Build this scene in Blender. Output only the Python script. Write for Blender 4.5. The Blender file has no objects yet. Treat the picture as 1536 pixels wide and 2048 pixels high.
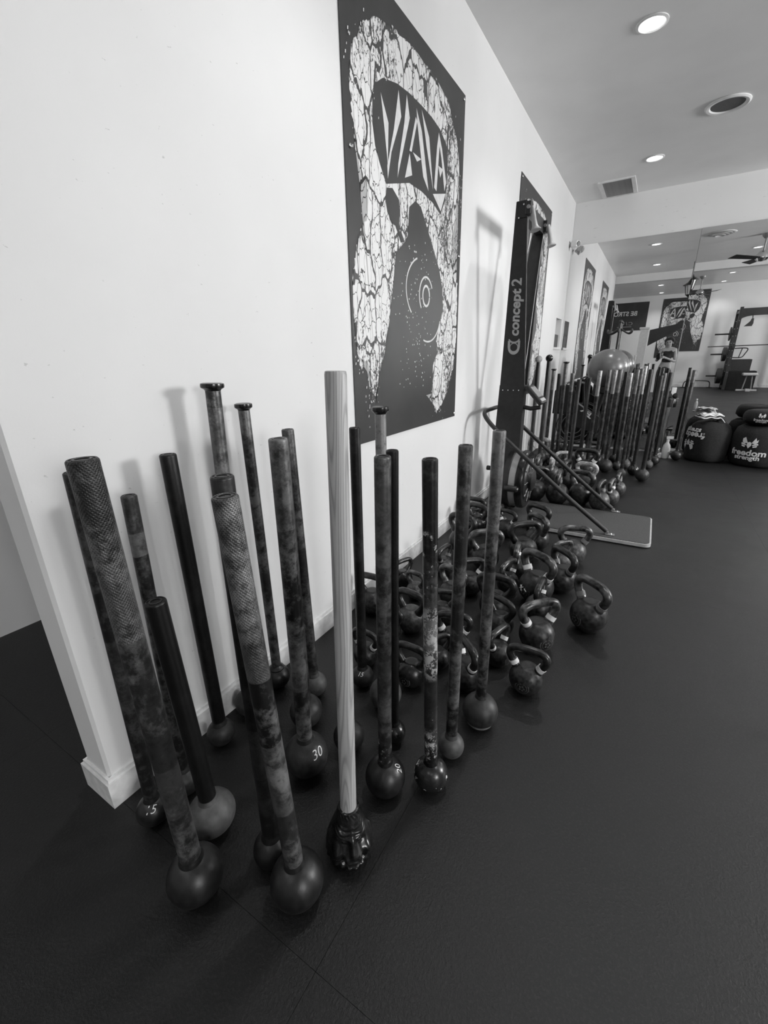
import bpy, bmesh, math, random
from mathutils import Vector, Matrix
random.seed(7)
PI = math.pi
scene = bpy.context.scene
COL = scene.collection

# ------------------------------------------------------------------ camera, world, light, exposure
F_PX, YAW, PITCH, ROLL = 855.44, 0.5492, 0.34148, 0.02139
YM = 6.629          # mirror wall
CEIL = 3.0
XR = 6.4            # right wall
YB = -4.42          # wall behind the camera
cam = bpy.data.cameras.new('camera'); camo = bpy.data.objects.new('camera', cam); COL.objects.link(camo)
cam.sensor_fit = 'HORIZONTAL'; cam.sensor_width = 36.0; cam.lens = F_PX * 36.0 / 1536.0; cam.clip_start = 0.01
fw = Vector((-math.sin(YAW) * math.cos(PITCH), math.cos(YAW) * math.cos(PITCH), -math.sin(PITCH)))
rt = Vector((math.cos(YAW), math.sin(YAW), 0)); dn = fw.cross(rt)
r2 = rt * math.cos(ROLL) + dn * math.sin(ROLL); d2 = -rt * math.sin(ROLL) + dn * math.cos(ROLL)
m = Matrix((r2, -d2, -fw)).transposed().to_4x4(); m.translation = Vector((1.166, 0.0, 1.22))
camo.matrix_world = m
scene.camera = camo

world = bpy.data.worlds.new('world'); scene.world = world; world.use_nodes = True
world.node_tree.nodes['Background'].inputs[0].default_value = (0.8, 0.8, 0.8, 1)
world.node_tree.nodes['Background'].inputs[1].default_value = 0.6

def area_light(name, loc, size, sizey, watts, rot):
    l = bpy.data.lights.new(name, 'AREA'); l.shape = 'RECTANGLE'; l.size = size; l.size_y = sizey; l.energy = watts
    o = bpy.data.objects.new(name, l); COL.objects.link(o); o.location = loc; o.rotation_euler = rot
    return o
# daylight entering by the windows of the right-hand wall
WINDOWS = [(3.6, 4.9), (5.2, 6.3), (-2.6, -1.0)]
WZ0, WZ1 = 1.55, 2.75
for (a, b), e in zip(WINDOWS, (360, 30, 200)):
    area_light('daylight', (XR + 0.05, (a + b) / 2, (WZ0 + WZ1) / 2), b - a, WZ1 - WZ0, e, (PI / 2, 0, PI / 2))

vs = scene.view_settings
vs.view_transform = 'Standard'; vs.look = 'None'; vs.exposure = -0.22; vs.gamma = 1.0; vs.use_curve_mapping = False
cy = scene.cycles; cy.max_bounces = 6; cy.diffuse_bounces = 3; cy.glossy_bounces = 3; cy.transmission_bounces = 4; cy.adaptive_threshold = 0.04; cy.caustics_reflective = False; cy.caustics_refractive = False

# ------------------------------------------------------------------ materials
def new_mat(name):
    mt = bpy.data.materials.new(name); mt.use_nodes = True
    nt = mt.node_tree; b = nt.nodes['Principled BSDF']
    return mt, nt, b
def g(v): return (v, v, v, 1)
def N(nt, t, **kw):
    n = nt.nodes.new(t)
    for k, v in kw.items():
        if k in n.inputs: n.inputs[k].default_value = v
        else: setattr(n, k, v)
    return n
def ramp(nt, src, stops, interp='LINEAR'):
    r = nt.nodes.new('ShaderNodeValToRGB'); r.color_ramp.interpolation = interp
    els = r.color_ramp.elements
    while len(els) > 1: els.remove(els[-1])
    els[0].position = stops[0][0]; els[0].color = g(stops[0][1])
    for p, c in stops[1:]:
        e = els.new(p); e.color = g(c)
    nt.links.new(src, r.inputs[0]); return r
def coords(nt, scale=(1, 1, 1), obj=True):
    tc = nt.nodes.new('ShaderNodeTexCoord'); mp = nt.nodes.new('ShaderNodeMapping'); mp.inputs['Scale'].default_value = scale
    nt.links.new(tc.outputs['Object' if obj else 'Generated'], mp.inputs[0]); return mp.outputs[0]
def bump(nt, b, src, strength, dist=0.002):
    bp = N(nt, 'ShaderNodeBump', Strength=strength, Distance=dist)
    nt.links.new(src, bp.inputs['Height']); nt.links.new(bp.outputs[0], b.inputs['Normal']); return bp
def mat(name, lo, hi=None, rough=0.5, metal=0.0, scale=20, bmp=0.0, spec=0.5, rough2=None, detail=4):
    hi = lo if hi is None else hi
    mt, nt, b = new_mat(name)
    n = N(nt, 'ShaderNodeTexNoise', Scale=scale, Detail=detail); nt.links.new(coords(nt), n.inputs['Vector'])
    r = ramp(nt, n.outputs['Fac'], [(0.35, lo), (0.68, hi)]); nt.links.new(r.outputs[0], b.inputs['Base Color'])
    b.inputs['Roughness'].default_value = rough; b.inputs['Metallic'].default_value = metal; b.inputs['Specular IOR Level'].default_value = spec
    if rough2 is not None:
        rr = ramp(nt, n.outputs['Fac'], [(0.35, rough), (0.68, rough2)]); nt.links.new(rr.outputs[0], b.inputs['Roughness'])
    if bmp: bump(nt, b, n.outputs['Fac'], bmp)
    return mt
def mix(nt, fac, a, b_):
    mx = nt.nodes.new('ShaderNodeMix'); mx.data_type = 'RGBA'
    for sock, v in ((mx.inputs['Factor'], fac), (mx.inputs['A'], a), (mx.inputs['B'], b_)):
        if hasattr(v, 'links') or hasattr(v, 'is_output'): nt.links.new(v, sock)
        elif isinstance(v, (int, float)) and sock.type == 'RGBA': sock.default_value = g(v)
        else: sock.default_value = v
    return mx.outputs['Result']
def mathn(nt, op, a, b_=None):
    n = nt.nodes.new('ShaderNodeMath'); n.operation = op
    for i, v in enumerate((a, b_)):
        if v is None: continue
        if isinstance(v, (int, float)): n.inputs[i].default_value = v
        else: nt.links.new(v, n.inputs[i])
    return n.outputs[0]

def wall_mat():
    mt, nt, b = new_mat('painted_plaster')
    c = coords(nt)
    n1 = N(nt, 'ShaderNodeTexNoise', Scale=1.3, Detail=6); nt.links.new(c, n1.inputs['Vector'])
    base = ramp(nt, n1.outputs['Fac'], [(0.3, 0.68), (0.7, 0.74)])
    # small scuffs and dents
    cs = coords(nt, (1.0, 5.0, 9.0))
    v = N(nt, 'ShaderNodeTexNoise', Scale=9.0, Detail=3, Roughness=0.6); nt.links.new(cs, v.inputs['Vector'])
    sc = ramp(nt, v.outputs['Fac'], [(0.70, 0.0), (0.73, 1.0)])
    col = mix(nt, mathn(nt, 'MULTIPLY', sc.outputs[0], 0.45), base.outputs[0], 0.30)
    nt.links.new(col, b.inputs['Base Color'])
    b.inputs['Roughness'].default_value = 0.55; b.inputs['Specular IOR Level'].default_value = 0.3
    n2 = N(nt, 'ShaderNodeTexNoise', Scale=160, Detail=3); nt.links.new(c, n2.inputs['Vector'])
    bump(nt, b, n2.outputs['Fac'], 0.12, 0.001)
    return mt
def floor_mat():
    mt, nt, b = new_mat('black_rubber')
    c = coords(nt)
    n1 = N(nt, 'ShaderNodeTexNoise', Scale=150, Detail=3, Roughness=0.7); nt.links.new(c, n1.inputs['Vector'])
    n2 = N(nt, 'ShaderNodeTexNoise', Scale=2.2, Detail=7, Roughness=0.65); nt.links.new(c, n2.inputs['Vector'])
    n3 = N(nt, 'ShaderNodeTexVoronoi', Scale=14.0); nt.links.new(c, n3.inputs['Vector'])
    base = ramp(nt, n2.outputs['Fac'], [(0.35, 0.0025), (0.75, 0.006)])
    fine = ramp(nt, n1.outputs['Fac'], [(0.5, 0.0), (0.68, 1.0)])
    col = mix(nt, mathn(nt, 'MULTIPLY', fine.outputs[0], 0.5), base.outputs[0], 0.02)
    dust = ramp(nt, n3.outputs['Distance'], [(0.0, 1.0), (0.02, 0.0)])
    col = mix(nt, mathn(nt, 'MULTIPLY', dust.outputs[0], 0.35), col, 0.35)
    nt.links.new(col, b.inputs['Base Color'])
    rr = ramp(nt, n2.outputs['Fac'], [(0.3, 0.42), (0.7, 0.52)]); nt.links.new(rr.outputs[0], b.inputs['Roughness'])
    b.inputs['Specular IOR Level'].default_value = 0.42
    bump(nt, b, n1.outputs['Fac'], 0.5, 0.003)
    return mt
def shaft_mat(name, bands, wear=0.5, knurl=None, metal=0.35, rough=0.42, seed=0.0, chips=None, chipz=()):
    """paint / bare steel in bands along the shaft: bands = [(height, grey), ...]"""
    mt, nt, b = new_mat(name)
    tc = nt.nodes.new('ShaderNodeTexCoord'); sep = nt.nodes.new('ShaderNodeSeparateXYZ'); nt.links.new(tc.outputs['Object'], sep.inputs[0])
    nz = N(nt, 'ShaderNodeTexNoise', Scale=22, Detail=3); mp = nt.nodes.new('ShaderNodeMapping'); mp.inputs['Location'].default_value = (seed, seed * 1.7, seed * 2.3)
    nt.links.new(tc.outputs['Object'], mp.inputs[0]); nt.links.new(mp.outputs[0], nz.inputs['Vector'])
    zz = mathn(nt, 'MULTIPLY', sep.outputs['Z'], 1 / 1.3)
    zz = mathn(nt, 'ADD', zz, mathn(nt, 'MULTIPLY', mathn(nt, 'SUBTRACT', nz.outputs['Fac'], 0.5), 0.012))
    base = ramp(nt, zz, [(max(0, z / 1.3), v * 0.62) for z, v in bands], 'CONSTANT')
    n1 = N(nt, 'ShaderNodeTexNoise', Scale=34, Detail=8, Roughness=0.75); nt.links.new(mp.outputs[0], n1.inputs['Vector'])
    n0 = N(nt, 'ShaderNodeTexNoise', Scale=7, Detail=3); nt.links.new(mp.outputs[0], n0.inputs['Vector'])
    w = ramp(nt, mathn(nt, 'ADD', mathn(nt, 'MULTIPLY', n1.outputs['Fac'], 0.55), mathn(nt, 'MULTIPLY', n0.outputs['Fac'], 0.45)), [(0.47, 0.0), (0.60, 1.0)])
    light = mix(nt, mathn(nt, 'MULTIPLY', w.outputs[0], wear * 0.9), base.outputs[0], 0.34)
    dk = ramp(nt, n1.outputs['Fac'], [(0.36, 1.0), (0.5, 0.0)])
    col = mix(nt, mathn(nt, 'MULTIPLY', dk.outputs[0], 0.7), light, 0.008)
    if chips is not None:
        v = N(nt, 'ShaderNodeTexNoise', Scale=chips, Detail=5, Roughness=0.8); nt.links.new(mp.outputs[0], v.inputs['Vector'])
        for z0_, z1_, th_ in chipz:
            ch = ramp(nt, v.outputs['Fac'], [(th_, 0.0), (th_ + 0.02, 1.0)])
            zr = nt.nodes.new('ShaderNodeMapRange'); nt.links.new(sep.outputs['Z'], zr.inputs[0]); zr.inputs[1].default_value = z0_; zr.inputs[2].default_value = z0_ + 0.04
            zr2 = nt.nodes.new('ShaderNodeMapRange'); nt.links.new(sep.outputs['Z'], zr2.inputs[0]); zr2.inputs[1].default_value = z1_; zr2.inputs[2].default_value = z1_ - 0.04
            col = mix(nt, mathn(nt, 'MULTIPLY', ch.outputs[0], mathn(nt, 'MULTIPLY', zr.outputs[0], zr2.outputs[0])), col, 0.6)
    nt.links.new(col, b.inputs['Base Color'])
    b.inputs['Metallic'].default_value = metal; b.inputs['Roughness'].default_value = rough
    hgt = n1.outputs['Fac']; st = 0.15
    if knurl:
        ang = mathn(nt, 'MULTIPLY', mathn(nt, 'ARCTAN2', sep.outputs['Y'], sep.outputs['X']), 24.0)
        zk = mathn(nt, 'MULTIPLY', sep.outputs['Z'], 900.0)
        s1 = mathn(nt, 'SINE', mathn(nt, 'ADD', ang, zk)); s2 = mathn(nt, 'SINE', mathn(nt, 'SUBTRACT', ang, zk))
        k = mathn(nt, 'MAXIMUM', s1, s2)
        on = nt.nodes.new('ShaderNodeMapRange'); nt.links.new(sep.outputs['Z'], on.inputs[0]); on.inputs[1].default_value = knurl; on.inputs[2].default_value = knurl + 0.005
        kk = mathn(nt, 'MULTIPLY', k, on.outputs[0]); hgt = mathn(nt, 'ADD', mathn(nt, 'MULTIPLY', kk, 0.6), n1.outputs['Fac']); st = 0.5
        col2 = mix(nt, mathn(nt, 'MULTIPLY', mathn(nt, 'LESS_THAN', kk, -0.1), 0.6), col, 0.02)
        nt.links.new(col2, b.inputs['Base Color'])
    bump(nt, b, hgt, st, 0.0012)
    return mt

M = {}
M['wall'] = wall_mat()
M['ceiling'] = mat('ceiling_paint', 0.80, 0.84, rough=0.38, scale=3, bmp=0.03, spec=0.4)
M['floor'] = floor_mat()
M['base'] = mat('baseboard_paint', 0.62, 0.80, rough=0.4, scale=30, bmp=0.1)
M['greywall'] = mat('grey_wall_paint', 0.66, 0.70, rough=0.6, scale=2)
M['white'] = mat('white_plastic', 0.7, 0.78, rough=0.4)
M['iron'] = mat('black_iron', 0.007, 0.035, rough=0.30, metal=0.3, scale=5, bmp=0.2, rough2=0.5, detail=9)
M['iron_grey'] = mat('grey_iron', 0.03, 0.085, rough=0.42, metal=0.35, scale=5, bmp=0.2)
M['iron_gloss'] = mat('gloss_black_iron', 0.005, 0.014, rough=0.24, metal=0.1, scale=25, bmp=0.2)
M['head_dark'] = mat('mace_head_black', 0.006, 0.016, rough=0.4, metal=0.1, scale=60, bmp=0.3)
M['head_mid'] = mat('mace_head_charcoal', 0.016, 0.034, rough=0.48, metal=0.15, scale=60, bmp=0.25)
M['head_light'] = mat('mace_head_grey', 0.05, 0.085, rough=0.55, metal=0.1, scale=50, bmp=0.2)
M['handle_worn'] = mat('worn_handle_iron', 0.012, 0.16, rough=0.32, metal=0.6, scale=2.4, bmp=0.15, detail=9)
M['handle_dark'] = mat('dark_handle_iron', 0.006, 0.05, rough=0.3, metal=0.45, scale=2.6, bmp=0.15)
M['handle_light'] = mat('pale_chalky_handle', 0.08, 0.6, rough=0.6, scale=2.2, detail=6)
M['tape'] = mat('white_tape', 0.62, 0.78, rough=0.6, scale=60)
M['tape_dark'] = mat('grey_tape', 0.14, 0.2, rough=0.6, scale=60)
M['emblem'] = mat('emblem_relief', 0.05, 0.16, rough=0.5, metal=0.3, scale=60)
M['paint_mark'] = mat('white_paint_marker', 0.75, 0.85, rough=0.6, scale=80)
M['poster'] = mat('poster_vinyl', 0.028, 0.04, rough=0.42, scale=4)
M['black'] = mat('black_paint', 0.010, 0.017, rough=0.45, scale=30, bmp=0.05)
M['black_soft'] = mat('black_nylon', 0.010, 0.020, rough=0.8, scale=80, bmp=0.4, spec=0.25)
M['grey_metal'] = mat('grey_metal', 0.25, 0.32, rough=0.4, metal=0.5, scale=30)
M['chrome'] = mat('chrome', 0.7, 0.8, rough=0.15, metal=1.0, scale=10)
M['pale_print'] = mat('pale_print', 0.6, 0.7, rough=0.5, scale=40)
M['grey_print'] = mat('grey_print', 0.34, 0.4, rough=0.5, scale=40)
M['ball'] = mat('grey_vinyl_ball', 0.10, 0.12, rough=0.28, scale=5)
M['perf'] = mat('perforated_grey_steel', 0.3, 0.38, rough=0.45, metal=0.4, scale=300)
M['mat_grey'] = mat('grey_rubber_mat', 0.035, 0.055, rough=0.6, scale=90, bmp=0.2)
M['board_edge'] = mat('pale_board_edge', 0.4, 0.5, rough=0.5, scale=20)
M['skin'] = mat('skin', 0.30, 0.36, rough=0.5, scale=10)
M['hair'] = mat('dark_hair', 0.012, 0.03, rough=0.5, scale=60, bmp=0.6)
M['cloth'] = mat('dark_cloth', 0.015, 0.03, rough=0.8, scale=40, bmp=0.2)
M['trouser'] = mat('charcoal_cloth', 0.03, 0.05, rough=0.8, scale=40, bmp=0.2)
M['towel'] = mat('white_towel', 0.55, 0.8, rough=0.9, scale=50, bmp=0.6)
M['ply'] = mat('grey_plywood', 0.16, 0.22, rough=0.6, scale=9)
M['face_iron'] = mat('glossy_cast_iron', 0.008, 0.02, rough=0.2, metal=0.2, scale=40, bmp=0.15)
M['glass'] = None
def wood_mat():
    mt, nt, b = new_mat('pale_ash_wood')
    c = coords(nt, (1, 1, 0.07)); cf = coords(nt, (1, 1, 0.03))
    w = N(nt, 'ShaderNodeTexNoise', Scale=16, Detail=1.5); nt.links.new(c, w.inputs['Vector'])
    n = N(nt, 'ShaderNodeTexNoise', Scale=600, Detail=3); nt.links.new(cf, n.inputs['Vector'])
    ct = mathn(nt, 'SINE', mathn(nt, 'MULTIPLY', w.outputs['Fac'], 120.0))
    a = ramp(nt, mathn(nt, 'ADD', mathn(nt, 'MULTIPLY', ct, 0.5), 0.5), [(0.0, 0.27), (0.3, 0.42), (1.0, 0.47)])
    col = mix(nt, mathn(nt, 'MULTIPLY', n.outputs['Fac'], 0.4), a.outputs[0], 0.30)
    nt.links.new(col, b.inputs['Base Color']); b.inputs['Roughness'].default_value = 0.42
    return mt
M['wood'] = wood_mat()
def art_mat():
    mt, nt, b = new_mat('cracked_white_print')
    c = coords(nt, (1, 9.0, 4.2))
    nz = N(nt, 'ShaderNodeTexNoise', Scale=1.6, Detail=3); nt.links.new(c, nz.inputs['Vector'])
    warp = nt.nodes.new('ShaderNodeMix'); warp.data_type = 'VECTOR'; warp.inputs['Factor'].default_value = 0.35
    nt.links.new(c, warp.inputs['A']); nt.links.new(nz.outputs['Color'], warp.inputs['B'])
    v = N(nt, 'ShaderNodeTexVoronoi', Scale=1.5); v.feature = 'DISTANCE_TO_EDGE'; nt.links.new(warp.outputs['Result'], v.inputs['Vector'])
    v2 = N(nt, 'ShaderNodeTexVoronoi', Scale=4.2); v2.feature = 'DISTANCE_TO_EDGE'; nt.links.new(warp.outputs['Result'], v2.inputs['Vector'])
    c2 = coords(nt, (1, 60, 34))
    n2 = N(nt, 'ShaderNodeTexNoise', Scale=1.2, Detail=5, Roughness=0.7); nt.links.new(c2, n2.inputs['Vector'])
    n3 = N(nt, 'ShaderNodeTexNoise', Scale=0.5, Detail=2); nt.links.new(c, n3.inputs['Vector'])
    k1 = mathn(nt, 'GREATER_THAN', v.outputs['Distance'], 0.03)
    k2 = mathn(nt, 'GREATER_THAN', v2.outputs['Distance'], 0.022)
    sp = mathn(nt, 'LESS_THAN', mathn(nt, 'ADD', mathn(nt, 'MULTIPLY', n2.outputs['Fac'], 0.6), mathn(nt, 'MULTIPLY', n3.outputs['Fac'], 0.4)), 0.555)
    k = mathn(nt, 'MULTIPLY', mathn(nt, 'MULTIPLY', k1, k2), sp)
    nt.links.new(mix(nt, k, 0.05, 0.72), b.inputs['Base Color']); b.inputs['Roughness'].default_value = 0.42
    return mt
M['art'] = art_mat()
def mirror_mat():
    mt, nt, b = new_mat('mirror_silver')
    n = N(nt, 'ShaderNodeTexNoise', Scale=3, Detail=2); nt.links.new(coords(nt), n.inputs['Vector'])
    r = ramp(nt, n.outputs['Fac'], [(0.3, 0.80), (0.7, 0.83)]); nt.links.new(r.outputs[0], b.inputs['Base Color'])
    b.inputs['Metallic'].default_value = 1.0; b.inputs['Roughness'].default_value = 0.0
    return mt
M['mirror'] = mirror_mat()
def emit_mat(name, v, s):
    mt, nt, b = new_mat(name)
    n = N(nt, 'ShaderNodeTexNoise', Scale=8, Detail=1); nt.links.new(coords(nt), n.inputs['Vector'])
    r = ramp(nt, n.outputs['Fac'], [(0.3, v * 0.96), (0.7, v)])
    b.inputs['Base Color'].default_value = g(v); nt.links.new(r.outputs[0], b.inputs['Emission Color']); b.inputs['Emission Strength'].default_value = s
    return mt
M['lamp'] = emit_mat('lit_lamp_lens', 1.0, 6.0)
def glass_mat():
    mt, nt, b = new_mat('window_glass')
    n = N(nt, 'ShaderNodeTexNoise', Scale=2); nt.links.new(coords(nt), n.inputs['Vector'])
    r = ramp(nt, n.outputs['Fac'], [(0.3, 0.95), (0.7, 1.0)]); nt.links.new(r.outputs[0], b.inputs['Base Color'])
    b.inputs['Transmission Weight'].default_value = 1.0; b.inputs['Roughness'].default_value = 0.0; b.inputs['IOR'].default_value = 1.02
    return mt
M['glass'] = glass_mat()
def clear_mat():
    mt, nt, b = new_mat('clear_plastic')
    n = N(nt, 'ShaderNodeTexNoise', Scale=9); nt.links.new(coords(nt), n.inputs['Vector'])
    r = ramp(nt, n.outputs['Fac'], [(0.3, 0.8), (0.7, 0.95)]); nt.links.new(r.outputs[0], b.inputs['Base Color'])
    b.inputs['Transmission Weight'].default_value = 0.6; b.inputs['Roughness'].default_value = 0.15; b.inputs['IOR'].default_value = 1.2
    return mt
M['clear'] = clear_mat()

# ------------------------------------------------------------------ mesh helpers
def BM(): return bmesh.new()
def finish(bm, name, smooth=False, sharp=None):
    bmesh.ops.recalc_face_normals(bm, faces=bm.faces[:])
    me = bpy.data.meshes.new(name); bm.to_mesh(me); bm.free()
    if smooth:
        for p in me.polygons: p.use_smooth = True
        if sharp is not None:
            try: me.set_sharp_from_angle(angle=math.radians(sharp))
            except Exception: pass
    return me
def obj(name, me, material, parent=None, smooth=False, sharp=40):
    if isinstance(me, bmesh.types.BMesh): me = finish(me, name, smooth, sharp)
    if material is not None and not me.materials: me.materials.append(material)
    o = bpy.data.objects.new(name, me); COL.objects.link(o)
    if parent is not None: o.parent = parent
    return o
def tag(o, label, cat, group=None, kind=None):
    o['label'] = label; o['category'] = cat
    if group: o['group'] = group
    if kind: o['kind'] = kind
    return o
def thing(name, label, cat, loc=(0, 0, 0), rotz=0.0, group=None, scale=1.0):
    o = bpy.data.objects.new(name, None); COL.objects.link(o); o.empty_display_size = 0.1
    o.location = loc; o.rotation_euler = (0, 0, rotz); o.scale = (scale,) * 3
    return tag(o, label, cat, group)
def box(bm, x0, x1, y0, y1, z0, z1, bev=0.0):
    r = bmesh.ops.create_cube(bm, size=1.0)
    for v in r['verts']: v.co = Vector(((x0 + x1) / 2 + v.co.x * (x1 - x0), (y0 + y1) / 2 + v.co.y * (y1 - y0), (z0 + z1) / 2 + v.co.z * (z1 - z0)))
    if bev:
        es = list({e for v in r['verts'] for e in v.link_edges})
        bmesh.ops.bevel(bm, geom=es, offset=bev, segments=2, affect='EDGES', profile=0.5)
    return bm
def boxm(name, dims, material, parent=None, bev=0.0):
    bm = BM(); box(bm, *dims, bev=bev); return obj(name, bm, material, parent)
def lathe(bm, prof, seg=32, axis='Z', c=(0, 0, 0), cap=True):
    rings = []
    c = Vector(c)
    for r, z in prof:
        ring = []
        for i in range(seg):
            a = 2 * PI * i / seg; p = (r * math.cos(a), r * math.sin(a), z)
            if axis == 'X': p = (p[2], p[0], p[1])
            elif axis == 'Y': p = (p[0], p[2], p[1])
            ring.append(bm.verts.new(c + Vector(p)))
        rings.append(ring)
    for a, b in zip(rings, rings[1:]):
        for i in range(seg):
            bm.faces.new((a[i], a[(i + 1) % seg], b[(i + 1) % seg], b[i]))
    for ring in (rings[0], rings[-1]) if cap else ():
        try: bm.faces.new(ring)
        except ValueError: pass
    return bm
def tube(bm, pts, rad, seg=12, cap=True):
    """rad: number or list"""
    pts = [Vector(p) for p in pts]; n = len(pts)
    rads = rad if isinstance(rad, (list, tuple)) else [rad] * n
    up = None; rings = []
    for i, p in enumerate(pts):
        d = (pts[min(i + 1, n - 1)] - pts[max(i - 1, 0)]).normalized()
        if up is None:
            up = d.orthogonal().normalized()
        up = (up - d * up.dot(d)).normalized(); s = d.cross(up)
        rings.append([bm.verts.new(p + (up * math.cos(2 * PI * k / seg) + s * math.sin(2 * PI * k / seg)) * rads[i]) for k in range(seg)])
    for a, b in zip(rings, rings[1:]):
        for i in range(seg): bm.faces.new((a[i], a[(i + 1) % seg], b[(i + 1) % seg], b[i]))
    if cap:
        bm.faces.new(rings[0]); bm.faces.new(rings[-1])
    return bm
def smooth_path(pts, n=6):
    """Catmull-Rom"""
    P = [Vector(p) for p in pts]; P = [P[0] * 2 - P[1]] + P + [P[-1] * 2 - P[-2]]; out = []
    for i in range(1, len(P) - 2):
        for k in range(n):
            t = k / n; a, b, c, d = P[i - 1:i + 3]
            out.append(0.5 * ((2 * b) + (c - a) * t + (2 * a - 5 * b + 4 * c - d) * t * t + (3 * b - a - 3 * c + d) * t ** 3))
    out.append(P[-2]); return out
def prism(bm, poly, lo, hi, plane='XY'):
    """extrude a polygon between lo and hi along the missing axis"""
    def mk(p, h):
        if plane == 'XY': return (p[0], p[1], h)
        if plane == 'XZ': return (p[0], h, p[1])
        return (h, p[0], p[1])
    a = [bm.verts.new(mk(p, lo)) for p in poly]; b = [bm.verts.new(mk(p, hi)) for p in poly]
    n = len(poly)
    bm.faces.new(a); bm.faces.new(b[::-1])
    for i in range(n): bm.faces.new((a[i], a[(i + 1) % n], b[(i + 1) % n], b[i]))
    return bm
def solid(bm, verts, faces):
    vs_ = [bm.verts.new(v) for v in verts]
    for f in faces: bm.faces.new([vs_[i] for i in f])
    return bm
def hexa(bm, a, b):
    """a, b: two quads (4 points each) joined into a solid"""
    va = [bm.verts.new(p) for p in a]; vb = [bm.verts.new(p) for p in b]
    bm.faces.new(va); bm.faces.new(vb[::-1])
    for i in range(4): bm.faces.new((va[i], va[(i + 1) % 4], vb[(i + 1) % 4], vb[i]))
    return bm
def text_mesh(s, size=1.0, bold=0.0, shear=0.0, align='CENTER', extrude=0.0):
    c = bpy.data.curves.new('lettering', 'FONT'); c.body = s; c.size = size; c.offset = bold; c.shear = shear
    c.align_x = align; c.align_y = 'CENTER'; c.extrude = extrude; c.resolution_u = 4
    o = bpy.data.objects.new('lettering', c); COL.objects.link(o)
    dg = bpy.context.evaluated_depsgraph_get(); me = bpy.data.meshes.new_from_object(o.evaluated_get(dg))
    bpy.data.objects.remove(o); bpy.data.curves.remove(c)
    return me
def map_mesh(me, fn):
    for v in me.vertices: v.co = fn(v.co)
    me.update(); return me

# ------------------------------------------------------------------ the room
def struct(name, bm, m_, label, cat):
    o = obj(name, bm, m_); return tag(o, label, cat, kind='structure')
XL = -1.333          # wall of the space on the left, beyond the wall end
WE = 0.355           # near end of the left wall
WT = 0.125           # its thickness
# floor: concrete base with rubber mats laid on it
bm = BM(); box(bm, XL, XR, YB, YM + 0.02, -0.1, -0.008)
floor = struct('floor', bm, mat('dark_subfloor', 0.01, 0.014, rough=0.8), 'black rubber gym floor laid in large mats', 'floor')
xs = [XL, -0.472, 0.748, 1.968, 3.188, 4.408, 5.628, XR]; ys = [YB, -3.84, -1.738, 0.365, 2.468, 4.571, YM + 0.02]
for i in range(len(xs) - 1):
    for j in range(len(ys) - 1):
        boxm('rubber_mat', (xs[i] + 0.0004, xs[i + 1] - 0.0004, ys[j] + 0.0004, ys[j + 1] - 0.0004, -0.008, 0.0), M['floor'], floor)
# left wall with its small niche near the mirror
NY0, NY1, NZ0, NZ1 = 6.15, 6.50, 1.33, 1.675
ch = 0.008
bm = BM()
prism(bm, [(0, WE + ch), (-ch, WE), (-WT + ch, WE), (-WT, WE + ch), (-WT, NY0), (0, NY0)], 0, CEIL)
box(bm, -WT, 0, NY1, YM, 0, CEIL); box(bm, -WT, 0, NY0, NY1, 0, NZ0); box(bm, -WT, 0, NY0, NY1, NZ1, CEIL); box(bm, -WT, -WT + 0.02, NY0, NY1, NZ0, NZ1)
wall_left = struct('wall_left', bm, M['wall'], 'long white plaster wall with posters, running away to the mirror', 'wall')
bm = BM(); box(bm, XL, XR, YM + 0.006, YM + 0.12, 0, CEIL); struct('wall_far', bm, M['wall'], 'white wall above the mirror at the far end', 'wall')
bm = BM(); box(bm, XL, XR, YB - 0.12, YB, 0, CEIL); struct('wall_back', bm, M['wall'], 'pale wall with banner and poster, seen in the mirror', 'wall')
bm = BM(); box(bm, XL - 0.12, XL, YB, YM, 0, CEIL); struct('wall_side', bm, M['greywall'], 'plain grey wall beyond the near end of the white wall', 'wall')
bm = BM(); edges = sorted([YB] + [v for w in WINDOWS for v in w] + [YM])
for a, b in zip(edges[::2], edges[1::2]): box(bm, XR, XR + 0.12, a, b, 0, CEIL)
for a, b in WINDOWS: box(bm, XR, XR + 0.12, a, b, 0, WZ0); box(bm, XR, XR + 0.12, a, b, WZ1, CEIL)
struct('wall_right', bm, M['wall'], 'white wall with windows outside the right of the picture', 'wall')
for i, (a, b) in enumerate(WINDOWS):
    bm = BM(); t = 0.05
    box(bm, XR + 0.01, XR + 0.04, a, a + t, WZ0, WZ1); box(bm, XR + 0.01, XR + 0.04, b - t, b, WZ0, WZ1)
    box(bm, XR + 0.01, XR + 0.04, a + t, b - t, WZ0, WZ0 + t); box(bm, XR + 0.01, XR + 0.04, a + t, b - t, WZ1 - t, WZ1)
    w = struct('window_%d' % (i + 1), bm, M['white'], ['daylit window outside the frame, beside the maces', 'daylit window outside the frame, near the mirror', 'daylit window outside the frame, behind the camera'][i], 'window')
bm = BM(); box(bm, XL, XR, YB, YM + 0.1, CEIL, CEIL + 0.1); struct('ceiling', bm, M['ceiling'], 'light grey ceiling with recessed lamps', 'ceiling')
bm = BM(); box(bm, XL, XR, 0.12, WE, CEIL - 0.16, CEIL); struct('trim_1', bm, M['wall'], 'white downstand beam across the ceiling, seen in the mirror', 'beam')
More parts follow.
